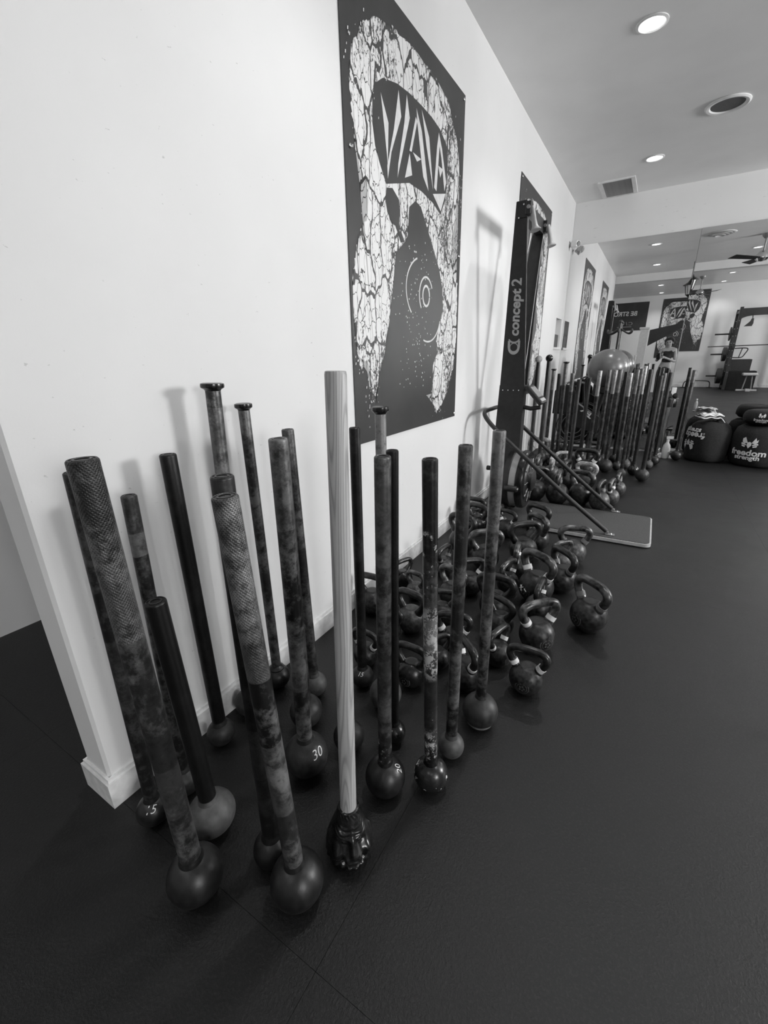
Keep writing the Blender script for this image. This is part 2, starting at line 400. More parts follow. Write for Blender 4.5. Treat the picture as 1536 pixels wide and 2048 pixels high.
# baseboards
def baseboard(name, poly, label):
    bm = BM(); prism(bm, poly, 0, 0.088)
    # bevelled cap
    struct(name, bm, M['base'], label, 'baseboard')
t = 0.014
baseboard('baseboard_left', [(t, WE - t), (t, YM), (0, YM), (0, WE), (-WT, WE), (-WT, WE + 0.5), (-WT - t, WE + 0.5), (-WT - t, WE - t)], 'scuffed white baseboard along the white wall and round its near end')
baseboard('baseboard_back', [(XL, YB), (XR, YB), (XR, YB + t), (XL, YB + t)], 'white baseboard of the wall seen in the mirror')
bm = BM(); prism(bm, [(t * 0.55, WE - t * 0.55), (t * 0.55, YM), (0, YM), (0, WE), (-WT, WE), (-WT, WE + 0.5), (-WT - t * 0.55, WE + 0.5), (-WT - t * 0.55, WE - t * 0.55)], 0.088, 0.101)
struct('trim_2', bm, M['base'], 'narrow moulded cap on top of the white baseboard', 'trim')
# mirror panels
PX = [0.012, 1.365, 2.72, 4.07]
for i, tilt in enumerate((0.0, 0.0085, 0.002)):
    bm = BM(); box(bm, PX[i] + 0.001, PX[i + 1] - 0.001, -0.003, 0.0, 0.03, 2.535)
    o = obj('mirror_panel', bm, M['mirror']); o.location = (0, YM - 0.002, 0); o.rotation_euler = (tilt, 0, 0)
    tag(o, ['tall frameless wall mirror panel in the corner by the white wall', 'tall frameless wall mirror panel behind the sandbags', 'tall frameless wall mirror panel outside the right of the picture'][i], 'mirror', 'wall mirror panels')
bm = BM(); box(bm, 0.0, 0.012, YM - 0.012, YM, 0.0, 2.54); struct('trim_3', bm, M['greywall'], 'thin grey edge strip where the mirror meets the white wall', 'trim')

# ------------------------------------------------------------------ ceiling things
SPOT_ME = {}
def downlight(x, y, label):
    t_ = thing('recessed_downlight', label, 'ceiling light', (x, y, CEIL), group='recessed ceiling lamps')
    if not SPOT_ME:
        bm = BM(); lathe(bm, [(0.066, -0.001), (0.083, -0.001), (0.083, -0.006), (0.070, -0.010), (0.064, -0.004)], 32, cap=False); SPOT_ME['ring'] = finish(bm, 'trim_ring', True, 40)
        bm = BM(); lathe(bm, [(0.0, -0.003), (0.065, -0.003), (0.065, -0.0005)], 32); SPOT_ME['lens'] = finish(bm, 'lens')
    obj('trim_ring', SPOT_ME['ring'], M['white'], t_); obj('lens', SPOT_ME['lens'], M['lamp'], t_)
    l = bpy.data.lights.new('downlight_lamp', 'SPOT'); l.energy = 58; l.spot_size = math.radians(125); l.spot_blend = 0.8; l.shadow_soft_size = 0.06
    o = bpy.data.objects.new('downlight_lamp', l); COL.objects.link(o); o.parent = t_; o.location = (0, 0, -0.02)
for x, y, lb in [(0.841, 5.66, 'round recessed lamp in the ceiling nearest the mirror'), (0.841, 3.576, 'round recessed lamp at the top of the picture'),
                 (0.841, 1.493, 'lit recessed lamp, second down of the left column in the mirror'), (0.93, -1.92, 'lit recessed lamp beyond the beam in the mirror, upper of the left two'),
                 (0.95, -3.75, 'lit recessed lamp beyond the beam in the mirror, lower of the left two'), (2.46, 1.6, 'lit recessed lamp behind the ceiling fan in the mirror'),
                 (2.46, -1.95, 'lit recessed lamp beyond the beam in the mirror, upper of the right two'), (2.46, -3.83, 'lit recessed lamp beyond the beam in the mirror, lower of the right two'),
                 (-0.72, -1.3, 'unseen fill lamp added outside the left of the picture, over the side space'), (-0.72, 1.6, 'unseen fill lamp added outside the left of the picture, along the grey wall'),  # pair of fill lamps added to brighten the side space and grey wall
                 (2.46, 3.6, 'recessed lamp outside the right of the picture'), (2.46, 5.66, 'recessed lamp outside the right of the picture near the mirror')]:
    downlight(x, y, lb)
def round_grille(x, y, r, label, open_):
    t_ = thing('ceiling_speaker' if not open_ else 'air_diffuser', label, 'speaker' if not open_ else 'vent', (x, y, CEIL))
    bm = BM(); lathe(bm, [(r * 0.74, -0.002), (r * 0.80, -0.012), (r * 0.92, -0.014), (r, -0.006), (r, -0.001)], 40, cap=False); obj('rim', bm, M['white'], t_, True)
    if not open_:
        bm = BM(); lathe(bm, [(0.0, -0.004), (r * 0.75, -0.004), (r * 0.75, -0.001)], 40); obj('grille', bm, mat('dark_speaker_mesh', 0.07, 0.12, rough=0.7, scale=400), t_)
    else:
        for k in range(3):
            bm = BM(); a = r * (0.22 + 0.2 * k); lathe(bm, [(a, -0.004 - 0.012 * (2 - k)), (a + r * 0.13, -0.02 - 0.012 * (2 - k)), (a + r * 0.14, -0.018 - 0.012 * (2 - k)), (a + 0.004, -0.002 - 0.012 * (2 - k))], 32, cap=False); obj('vane', bm, M['white'], t_, True)
round_grille(1.32, 4.877, 0.145, 'round ceiling speaker with a dark mesh and white rim', False)
round_grille(1.73, 3.44, 0.21, 'round white air diffuser seen at the top of the mirror', True)
# square return-air vent
t_ = thing('ceiling_vent', 'square grey return-air vent in the ceiling above the mirror', 'vent', (0.485, 6.32, CEIL))
bm = BM()
for a in (-1, 1): box(bm, a * 0.16 - 0.02, a * 0.16 + 0.02, -0.28, 0.28, -0.012, 0); box(bm, -0.14, 0.14, a * 0.27 - 0.015, a * 0.27 + 0.015, -0.012, 0)
obj('frame', bm, M['white'], t_)
me = None
for k in range(17):
    if me is None:
        bm = BM(); hexa(bm, [(-0.14, -0.012, -0.002), (-0.14, -0.010, -0.002), (-0.14, 0.012, -0.011), (-0.14, 0.010, -0.012)], [(0.14, -0.012, -0.002), (0.14, -0.010, -0.002), (0.14, 0.012, -0.011), (0.14, 0.010, -0.012)]); me = finish(bm, 'slat')
    o = obj('slat', me, M['grey_metal'], t_); o.location = (0, -0.24 + k * 0.03, 0)
boxm('backing', (-0.14, 0.14, -0.255, 0.255, -0.0015, 0), mat('dark_duct', 0.06, 0.09, rough=0.8), t_)
# ceiling fans (seen in the mirror)
def fan(x, y, zt, label, nb=3, ang=0.3):
    t_ = thing('ceiling_fan', label, 'fan', (x, y, CEIL), group='ceiling fans')
    bm = BM(); lathe(bm, [(0.0, -0.07), (0.03, -0.07), (0.065, -0.03), (0.07, 0.0)], 20); obj('canopy', bm, M['grey_metal'], t_, True)
    bm = BM(); tube(bm, [(0, 0, -0.06), (0, 0, zt + 0.1)], 0.012, 10); obj('rod', bm, M['grey_metal'], t_, True)
    bm = BM(); lathe(bm, [(0.0, zt - 0.05), (0.07, zt - 0.04), (0.10, zt), (0.09, zt + 0.05), (0.04, zt + 0.11), (0.0, zt + 0.12)], 24); obj('motor', bm, M['chrome'], t_, True)
    for k in range(nb):
        bm = BM(); hexa(bm, [(0.08, -0.05, zt + 0.012), (0.6, -0.075, zt + 0.03), (0.62, 0.06, zt - 0.005), (0.08, 0.05, zt - 0.012)], [(0.08, -0.05, zt + 0.018), (0.6, -0.075, zt + 0.036), (0.62, 0.06, zt + 0.001), (0.08, 0.05, zt - 0.006)])
        o = obj('blade', bm, M['black'], t_); o.rotation_euler = (0, 0, ang + 2 * PI * k / nb)
fan(2.40, 2.9, -0.36, 'dark-bladed ceiling fan large at the right of the mirror')
fan(1.86, -2.2, -0.42, 'small distant ceiling fan in the mirror in front of the far poster', ang=0.9)
# pendant lantern
t_ = thing('pendant_lantern', 'dark hanging lantern with glass sides, seen in the mirror', 'lamp', (1.51, 1.35, CEIL))
bm = BM(); tube(bm, [(0, 0, 0), (0, 0, -0.33)], 0.006, 8); obj('rod', bm, M['black'], t_)
bm = BM(); lathe(bm, [(0.0, -0.30), (0.02, -0.33), (0.05, -0.38), (0.13, -0.43), (0.13, -0.44), (0.0, -0.43)], 6); obj('roof', bm, M['black'], t_)
bm = BM(); lathe(bm, [(0.085, -0.44), (0.05, -0.61), (0.046, -0.61), (0.08, -0.44)], 6, cap=False); obj('glass', bm, M['clear'], t_)
for k in range(6):
    a = k * PI / 3; bm = BM(); tube(bm, [(0.088 * math.cos(a), 0.088 * math.sin(a), -0.44), (0.053 * math.cos(a), 0.053 * math.sin(a), -0.62)], 0.006, 6); obj('bar', bm, M['black'], t_)
bm = BM(); lathe(bm, [(0.0, -0.68), (0.012, -0.66), (0.055, -0.62), (0.05, -0.61), (0.0, -0.61)], 6); obj('base', bm, M['black'], t_)

# ------------------------------------------------------------------ posters
SIL = [(0.188, 0.927), (0.107, 0.88), (0.059, 0.837), (0.042, 0.804), (0.041, 0.767), (0.046, 0.727), (0.056, 0.691), (0.073, 0.657), (0.09, 0.617), (0.12, 0.618), (0.128, 0.573), (0.113, 0.533), (0.071, 0.502), (0.044, 0.462), (0.029, 0.424), (0.019, 0.4), (0.012, 0.358), (0.016, 0.309), (0.025, 0.254), (0.033, 0.219), (0.051, 0.192), (0.096, 0.221), (0.1, 0.172), (0.114, 0.124), (0.135, 0.1), (0.183, 0.186), (0.413, 0.146), (0.694, 0.115), (0.712, 0.06), (0.745, 0.032), (0.798, 0.055), (0.88, 0.102), (0.95, 0.179), (0.978, 0.278), (0.978, 0.382), (0.972, 0.462), (0.924, 0.52), (0.884, 0.592), (0.938, 0.655), (0.952, 0.726), (0.95, 0.793), (0.926, 0.853), (0.878, 0.88), (0.846, 0.903), (0.815, 0.933), (0.723, 0.946), (0.604, 0.956), (0.498, 0.955), (0.402, 0.954), (0.315, 0.948), (0.242, 0.935)]
BODY = [(0.492, 0.634), (0.542, 0.627), (0.555, 0.578), (0.586, 0.547), (0.683, 0.529), (0.74, 0.487), (0.78, 0.437), (0.794, 0.371), (0.747, 0.309), (0.72, 0.273), (0.738, 0.235), (0.689, 0.196), (0.685, 0.102), (0.412, 0.09), (0.148, 0.105), (0.183, 0.186), (0.24, 0.25), (0.263, 0.313), (0.28, 0.36), (0.304, 0.422), (0.322, 0.488), (0.385, 0.516), (0.422, 0.535), (0.438, 0.611)]
BAND = [(0.169, 0.735), (0.173, 0.781), (0.186, 0.809), (0.243, 0.835), (0.345, 0.852), (0.439, 0.858), (0.542, 0.859), (0.632, 0.857), (0.718, 0.849), (0.786, 0.829), (0.81, 0.797), (0.808, 0.75), (0.793, 0.686), (0.742, 0.639), (0.655, 0.657), (0.547, 0.666), (0.438, 0.666), (0.339, 0.647), (0.256, 0.631), (0.216, 0.663), (0.185, 0.693)]
LENS = [(0.256, 0.623), (0.301, 0.63), (0.352, 0.613), (0.356, 0.583), (0.351, 0.56), (0.355, 0.552), (0.395, 0.523), (0.365, 0.516), (0.321, 0.55), (0.298, 0.552), (0.262, 0.571), (0.25, 0.593)]
SHARD = [[(0.225, 0.804), (0.276, 0.758), (0.267, 0.673), (0.246, 0.742)], [(0.352, 0.842), (0.371, 0.793), (0.295, 0.704), (0.266, 0.643), (0.263, 0.67), (0.315, 0.756)], [(0.415, 0.849), (0.439, 0.807), (0.339, 0.659), (0.345, 0.689), (0.395, 0.787)], [(0.489, 0.822), (0.502, 0.815), (0.454, 0.738), (0.436, 0.737)], [(0.494, 0.842), (0.543, 0.803), (0.611, 0.677), (0.557, 0.703), (0.502, 0.812)], [(0.438, 0.732), (0.459, 0.687), (0.398, 0.67)], [(0.464, 0.74), (0.539, 0.739), (0.501, 0.726)], [(0.54, 0.85), (0.611, 0.805), (0.656, 0.688), (0.589, 0.775)], [(0.706, 0.838), (0.741, 0.807), (0.795, 0.732), (0.777, 0.706), (0.737, 0.782), (0.715, 0.807), (0.692, 0.691), (0.666, 0.696), (0.69, 0.802)], [(0.706, 0.758), (0.755, 0.758), (0.728, 0.732)], [(0.654, 0.678), (0.791, 0.702), (0.741, 0.647)]]
PW, PH = 1.212, 1.777
def flat_polys(polys, off):
    """polygons (u, v) on the poster -> mesh facing local +X, thickness 0.3 mm"""
    bm = BM()
    for poly in polys:
        vs_ = [bm.verts.new((off, u * PW, v * PH)) for u, v in poly]
        f = bm.faces.new(vs_)
    bmesh.ops.triangulate(bm, faces=bm.faces[:])
    for f in bm.faces:
        f.normal_update()
        if f.normal.x < 0: f.normal_flip()
    me = bpy.data.meshes.new('print'); bm.to_mesh(me); bm.free(); return me
def arc_strip(cu, cv, ru, rv, a0, a1, w, n=18):
    o_, i_ = [], []
    for k in range(n + 1):
        a = a0 + (a1 - a0) * k / n
        o_.append((cu + (ru + w) * math.cos(a), cv + (rv + w * 0.7) * math.sin(a))); i_.append((cu + ru * math.cos(a), cv + rv * math.sin(a)))
    return [[o_[k], o_[k + 1], i_[k + 1], i_[k]] for k in range(n)]
rings = arc_strip(0.60, 0.40, 0.065, 0.05, 0.5, 3.9, 0.008) + arc_strip(0.60, 0.40, 0.03, 0.025, 0, 6.2, 0.010) + arc_strip(0.58, 0.41, 0.17, 0.09, 2.0, 3.9, 0.007) + arc_strip(0.62, 0.36, 0.14, 0.09, 4.4, 6.0, 0.007) + arc_strip(0.735, 0.135, 0.035, 0.035, 0, 6.28, 0.010)
rnd = random.Random(3)
for k in range(160):
    u = rnd.gauss(0.52, 0.11); v = rnd.uniform(0.13, 0.56)
    if 0.3 < u < 0.7:
        s = rnd.uniform(0.001, 0.003); rings.append([(u - s, v - s * 0.7), (u + s, v - s * 0.7), (u + s, v + s * 0.9), (u - s, v + s * 0.7)])
rj = random.Random(11)
def ragged(poly, n=6, amp=0.006):
    out = []
    for (a, b), (c, d_) in zip(poly, poly[1:] + poly[:1]):
        L_ = math.hypot((c - a) * PW, (d_ - b) * PH); k = max(1, int(L_ / 0.012))
        for q in range(k):
            t = q / k; out.append((min(0.985, max(0.012, a + (c - a) * t + rj.uniform(-amp, amp))), b + (d_ - b) * t + rj.uniform(-amp, amp) * 0.7))
    return out
for u0, v0, su, sv, cnt in [(0.10, 0.84, 0.05, 0.05, 60), (0.10, 0.66, 0.03, 0.05, 25), (0.12, 0.13, 0.03, 0.04, 30), (0.76, 0.07, 0.04, 0.03, 30), (0.95, 0.70, 0.02, 0.08, 40), (0.04, 0.24, 0.012, 0.05, 25)]:
    for k in range(cnt):
        u = min(0.985, max(0.012, rj.gauss(u0, su))); v = rj.gauss(v0, sv); s_ = rj.uniform(0.001, 0.0032)
        rings.append([(u - s_, v - s_), (u + s_ * 0.6, v - s_ * 0.7), (u + s_, v + s_ * 1.2), (u - s_ * 0.5, v + s_)])
ART = {'figure': flat_polys([ragged(SIL)], 0.0022), 'void': flat_polys([BODY, BAND, LENS], 0.0034), 'lettering': flat_polys(SHARD, 0.0046), 'fleck': flat_polys(rings, 0.0046)}
bm = BM()
box(bm, 0.0, 0.0012, 0, PW, 0, PH); ART['sheet'] = finish(bm, 'sheet')
bm = BM(); lathe(bm, [(0.0, 0.009), (0.006, 0.008), (0.009, 0.005), (0.009, 0.001)], 12, axis='X'); ART['pin'] = finish(bm, 'pin', True)
def poster(loc, rotz, label):
    t_ = thing('poster', label, 'poster', loc, rotz, 'cracked-head posters')
    obj('sheet', ART['sheet'], M['poster'], t_); obj('figure', ART['figure'], M['art'], t_); obj('void', ART['void'], M['poster'], t_)
    obj('lettering', ART['lettering'], M['pale_print'], t_); obj('fleck', ART['fleck'], M['pale_print'], t_)['kind'] = 'stuff'
    for u, v in [(0.02, 0.985), (0.98, 0.985), (0.03, 0.66), (0.975, 0.55), (0.985, 0.012), (0.015, 0.012)]:
        o = obj('pin', ART['pin'], M['chrome'], t_); o.location = (0, u * PW, v * PH)
poster((0.004, 1.663, 0.839), 0, 'large black poster of a cracked white head, nearest on the white wall')
poster((0.004, 4.115, 0.839), 0, 'black poster of a cracked white head partly behind the tall ski machine')
poster((2.25, YB + 0.004, 1.10), PI / 2, 'black poster on the far wall, seen only in the mirror')
# the far poster faces +Y: local +X -> +Y, local +Y -> -X
# banner on the wall behind the camera
t_ = thing('banner', 'dark banner with pale BE STRONG lettering, seen in the mirror', 'banner', (0.66, YB + 0.004, 1.98), PI / 2)
bm = BM(); box(bm, 0, 0.0015, 0, 1.36, 0, 0.86); obj('cloth', bm, M['poster'], t_)
me = text_mesh('BE STRONG', 0.185, 0.004, align='LEFT'); map_mesh(me, lambda c: Vector((0.0025, 0.30 + c.x, 0.52 + c.y))); obj('lettering', me, M['pale_print'], t_)
bm = BM()
for poly in arc_strip(0, 0, 1, 1, 0.6, 5.6, 0.35, 14):
    vs_ = [bm.verts.new((0.0025, 0.47 + p[0] * 0.05, 0.22 + p[1] * 0.04)) for p in poly]; bm.faces.new(vs_)
for p in [((0.55, 0.17), (0.565, 0.17), (0.60, 0.28), (0.585, 0.28)), ((0.63, 0.25), (0.78, 0.25), (0.78, 0.265), (0.63, 0.265)), ((0.63, 0.21), (0.76, 0.21), (0.76, 0.225), (0.63, 0.225)), ((0.42, 0.115), (0.85, 0.115), (0.85, 0.13), (0.42, 0.13))]:
    bm.faces.new([bm.verts.new((0.0025, a, b)) for a, b in p])
obj('emblem', bm, M['grey_print'], t_)

# ------------------------------------------------------------------ things on the wall near the mirror
t_ = thing('security_camera', 'small white security camera in the corner above the mirror', 'camera', (0.0, 6.50, 2.53))
bm = BM(); lathe(bm, [(0.0, 0.0), (0.028, 0.0), (0.03, 0.004), (0.02, 0.014), (0.011, 0.02), (0.011, 0.045), (0.0, 0.045)], 16, axis='X'); obj('bracket', bm, M['white'], t_, True)
bm = BM(); box(bm, 0.035, 0.13, -0.035, 0.035, -0.035, 0.04, bev=0.014); o = obj('body', bm, M['white'], t_); o.rotation_euler = (0, 0.1, -0.5)
bm = BM(); lathe(bm, [(0.0, 0.134), (0.026, 0.134), (0.03, 0.128), (0.03, 0.122)], 20, axis='X', c=(0, 0, 0.002)); o = obj('lens', bm, M['black'], t_, True); o.rotation_euler = (0, 0.1, -0.5)
bm = BM(); lathe(bm, [(0.0, -0.075), (0.01, -0.07), (0.03, -0.045), (0.032, -0.036), (0.0, -0.034)], 16, c=(0.07, -0.03, 0)); obj('dome', bm, M['white'], t_, True)
t_ = thing('dispenser', 'dark dispenser box standing in the small wall niche', 'box', (-0.05, 6.31, NZ0))
bm = BM(); box(bm, -0.05, 0.045, -0.15, 0.10, 0.0, 0.155, bev=0.006); obj('case', bm, M['black'], t_)
bm = BM(); tube(bm, [(0.0, 0.10, 0.075), (0.0, 0.17, 0.075)], 0.007, 8); obj('spout', bm, M['black'], t_)
o = boxm('niche_ledge', (0.0, 0.02, NY0 - 0.03, NY1 + 0.03, NZ0 - 0.028, NZ0), M['white']); tag(o, 'small white ledge under the wall niche', 'ledge')

# ------------------------------------------------------------------ maces
NEAR = {'M1':(0.408,0.335,0.064,0.404,0.325,1.081,0.0239), 'M2':(0.149,0.385,0.044,0.157,0.406,1.013,0.0177), 'M3':(0.148,0.486,0.045,0.159,0.506,0.935,0.0175), 'M4':(0.097,0.659,0.045,0.096,0.659,0.997,0.0215), 'M5':(0.312,0.457,0.063,0.302,0.439,0.73,0.0226), 'M6':(0.079,0.799,0.05,0.1,0.827,1.163,0.0212), 'M7':(0.515,0.480,0.048,0.528,0.487,1.03,0.021), 'M8':(0.627,0.454,0.063,0.606,0.427,1.02,0.0216), 'M9':(0.072,0.953,0.048,0.072,0.953,1.095,0.0180), 'M10':(0.42,0.723,0.067,0.429,0.732,1.051,0.0226), 'M11':(0.295,0.866,0.057,0.301,0.872,1.022,0.0195), 'M12':(0.229,0.991,0.048,0.222,0.983,1.025,0.0191), 'M14':(0.485,0.858,0.051,0.495,0.866,0.93,0.018), 'M15':(0.362,1.124,0.044,0.371,1.13,1.019,0.0182), 'M16':(0.497,1.076,0.059,0.501,1.078,1.088,0.0166), 'M17':(0.667,0.789,0.059,0.678,0.796,1.02,0.0194), 'M18':(0.6,0.957,0.04,0.607,0.961,0.997,0.0172), 'M19':(0.779,0.871,0.051,0.762,0.863,1.009,0.0186), 'M20':(0.788,1.002,0.042,0.793,1.004,1.018,0.0182), 'M21':(0.826,1.171,0.061,0.826,1.171,1.032,0.0182)}
# per mace: bands (height, grey), wear, head material, options, label
MS = {
 'M1': ([(0, .06), (.28, .10), (.42, .05), (.66, .055), (.74, .17), (.88, .04)], .55, 'head_dark', dict(knurl=.74), 'thick knurled steel mace nearest the wall end, pale band halfway up, large ball head'),
 'M2': ([(0, .03), (.4, .06), (.6, .022)], .3, 'head_dark', dict(num=('15', (0.528, -0.464, 0.711), .034)), 'dark mace half hidden behind the thick knurled one, its head marked 15 by the wall'),
 'M3': ([(0, .02), (.78, .20), (.84, .06)], .35, 'head_mid', {}, 'short slim mace with a worn grey grip between the knurled mace and the wall'),
 'M4': ([(0, .012), (.55, .014), (.6, .010)], .04, 'head_mid', {}, 'plain matte black mace standing alone close to the white wall and baseboard'),
 'M5': ([(0, .008)], .02, 'head_light', dict(flat=.92), 'short all-black steel club, lowest of the group, with a grey flattened head'),
 'M6': ([(0, .03), (.8, .16), (1.1, .06)], .8, 'head_mid', dict(flange=1), 'tall mottled mace with a flared end cap, tallest of those beside the white wall'),
 'M7': ([(0, .02), (.3, .05), (.45, .012)], .1, 'head_dark', {}, 'black-topped mace standing directly behind the front knurled mace'),
 'M8': ([(0, .05), (.3, .14), (.5, .012), (.66, .13), (.7, .10)], .55, 'head_dark', dict(knurl=.66), 'front mace with cross-hatched grip, dark middle band and the largest glossy black head'),
 'M9': ([(0, .06), (.2, .04), (.9, .05), (1.0, .12)], .4, 'head_dark', dict(flange=1, collar=1), 'slim mace with small flared cap and collared head against the white wall'),
 'M10': ([(0, .12), (.19, .03), (.32, .12), (.5, .01), (.72, .03), (.82, .15)], .55, 'head_mid', dict(num=('30', (0.792, -0.139, 0.595), .044)), 'mottled mace with a big head hand-marked 30 in white'),
 'M11': ([(0, .03), (.6, .05)], .3, 'head_mid', {}, 'dark mace hidden closely behind the one marked 30'),
 'M12': ([(0, .06), (.4, .03), (.9, .04)], .4, 'head_light', {}, 'dark slim mace with a pale grey head, just left of the wooden mallet'),
 'M14': ([(0, .03)], .3, 'head_mid', {}, 'mace almost fully hidden behind the wooden mallet, only its grey head showing'),
 'M15': ([(0, .012), (.55, .02), (.8, .012)], .08, 'head_mid', dict(num=('15', (0.214, -0.656, 0.724), .026)), 'dark mace just right of the wooden mallet, its small head marked 15'),
 'M16': ([(0, .08), (.55, .30)], .3, 'head_light', dict(flange=1, metal=.1), 'pale-shafted mace with dark flared cap standing in front of the big poster'),
 'M17': ([(0, .02), (.19, .05), (.3, .06), (.48, .03), (.62, .04), (.75, .10)], .35, 'head_dark', dict(num=('20', (0.698, 0.161, 0.698), .030, 0.9), chips=34, cz=((.10, .24, .58),)), 'grey-gripped mace right of the wooden mallet, black head marked 20 on its side'),
 'M18': ([(0, .012)], .05, 'iron_gloss', dict(rough=.3), 'slim black mace standing just behind the one marked 20'),
 'M19': ([(0, .02), (.20, .05), (.42, .05), (.5, .30), (.6, .02)], .2, 'iron_gloss', dict(chips=42, rough=.3, cz=((.40, .64, .50), (.60, .86, .60), (.10, .24, .52), (.22, .34, .66)), chiphead=1), 'black mace with chipped white paint along its shaft and a spotted glossy head'),
 'M20': ([(0, .02), (.2, .10), (.4, .035), (.8, .06)], .45, 'head_light', {}, 'second mace from the right in the front group, small light grey head'),
 'M21': ([(0, .02), (.22, .02), (.37, .10), (.6, .012), (.75, .16)], .45, 'head_mid', dict(ringbase=1), 'rightmost mace of the front group, beside the kettlebells, head with a shiny base'),
}
def sphere_head(R, flat=1.0, seg=40):
    prof = []; n = 26
    for k in range(n + 1):
        a = -PI / 2 + PI * k / n; prof.append((max(R * math.cos(a), 0.0006), R + R * flat * math.sin(a)))
    zmin = prof[0][1]
    prof = [(r, max(z - zmin, 0.0)) for r, z in prof]
    # small flat foot
    prof[0] = (R * 0.18, 0.0); prof[1] = (R * 0.22, 0.0005)
    bm = BM(); lathe(bm, prof, seg); return bm, prof[-1][1]
SHAFT_CACHE = {}
def sphere_text(parent, s, R, cz, n, size, rot=0.0):
    n = Vector(n).normalized(); right = Vector((0, 0, 1)).cross(n).normalized(); up = n.cross(right)
    me = text_mesh(s, size * 0.9, -0.0002, 0.3)
    cr, sr = math.cos(rot), math.sin(rot)
    def fn(c):
        u = c.x * cr - c.y * sr; v = c.x * sr + c.y * cr
        return Vector((0, 0, cz)) + (n * R + right * u + up * v).normalized() * (R + 0.0008)
    map_mesh(me, fn); return obj('painted_number', me, M['paint_mark'], parent)
def mace(key, base, top, R, rs, bands, wear, headm, opt, label, group, hi=True):
    bx, by = base; d = Vector((top[0] - bx, top[1] - by, top[2]))
    t_ = thing('steel_mace', label, 'mace', (bx, by, 0), group=group)
    t_.rotation_mode = 'QUATERNION'; t_.rotation_quaternion = Vector((0, 0, 1)).rotation_difference(d.normalized())
    L = d.length
    bm, htop = sphere_head(R, opt.get('flat', 1.0), 40 if hi else 24)
    ho = obj('head', bm, M[headm], t_, True, 60)
    if opt.get('chiphead'):
        mm = mat('chipped_black_head', 0.012, 0.02, rough=0.25); nt = mm.node_tree; b = nt.nodes['Principled BSDF']
        v = N(nt, 'ShaderNodeTexNoise', Scale=42, Detail=4); nt.links.new(coords(nt), v.inputs['Vector'])
        ch_ = ramp(nt, v.outputs['Fac'], [(0.63, 0.014), (0.65, 0.6)]); nt.links.new(ch_.outputs[0], b.inputs['Base Color']); ho.data.materials[0] = mm
    if hi:
        sm = shaft_mat('shaft_' + key, bands, wear, opt.get('knurl'), opt.get('metal', 0.35), opt.get('rough', 0.42), seed=sum(map(ord, key)) * 0.37, chips=opt.get('chips'), chipz=opt.get('cz', ()))
    else: sm = bands
    z0 = htop - R * 0.12
    c = 0.0025
    seg = 28 if hi else 14
    bm = BM(); lathe(bm, [(rs, z0), (rs, L - 2 * c), (rs * 0.985, L - c), (rs - c, L), (rs * 0.80, L), (rs * 0.78, L - 0.0015), (0.0005, L - 0.0012)], seg)
    obj('shaft', bm, sm, t_, True, 35)
    # weld collar where the shaft enters the head
    bm = BM(); zc = htop - R * 0.06
    cr = rs * (1.6 if opt.get('collar') else 1.18)
    lathe(bm, [(rs * 0.98, zc - 0.012), (cr, zc - 0.010), (cr * (1.02 if opt.get('collar') else 1), zc - 0.002), (rs * 1.05, zc + 0.006), (rs * 0.99, zc + 0.012)], seg); obj('collar', bm, M[headm], t_, True, 50)
    if opt.get('flange'):
        bm = BM(); fr = rs * 1.5
        lathe(bm, [(rs * 0.99, L - 0.016), (rs * 1.1, L - 0.012), (fr, L - 0.007), (fr * 1.03, L - 0.002), (fr, L + 0.004), (rs * 1.2, L + 0.006), (0.0006, L + 0.005)], seg); obj('end_cap', bm, M['iron_gloss'], t_, True, 40)
    elif opt.get('knob'):
        bm, _ = sphere_head(rs * 1.75, 1.0, 20); o = obj('knob', bm, M[opt['knob']], t_, True); o.location = (0, 0, L - rs * 0.9)
    elif hi:
        bm = BM(); lathe(bm, [(rs * 0.45, L - 0.0012), (rs * 0.62, L - 0.0012), (rs * 0.62, L + 0.0002), (rs * 0.45, L + 0.0002)], 24, cap=False); obj('end_ring', bm, M['iron'], t_, True)
    if opt.get('num'):
        nm = opt['num']; sphere_text(t_, nm[0], R, R, nm[1], nm[2], nm[3] if len(nm) > 3 else 0.0)
    if opt.get('ringbase'):
        bm = BM(); zr = R * 0.34; rr = math.sqrt(R * R - (R - zr) ** 2)
        lathe(bm, [(rr * 0.97, zr - 0.008), (rr * 1.0 - 0.001, zr - 0.007), (rr * 1.03, zr + 0.001), (rr * 1.0, zr + 0.004)], 36, cap=False); obj('base_rim', bm, M['grey_metal'], t_, True)
    return t_
for k, v in NEAR.items():
    b_, w_, hm, op, lb = MS[k]
    mace(k, (v[0], v[1]), (v[3], v[4], v[5]), v[2], v[6], b_, w_, hm, op, lb, 'steel maces in the front group')

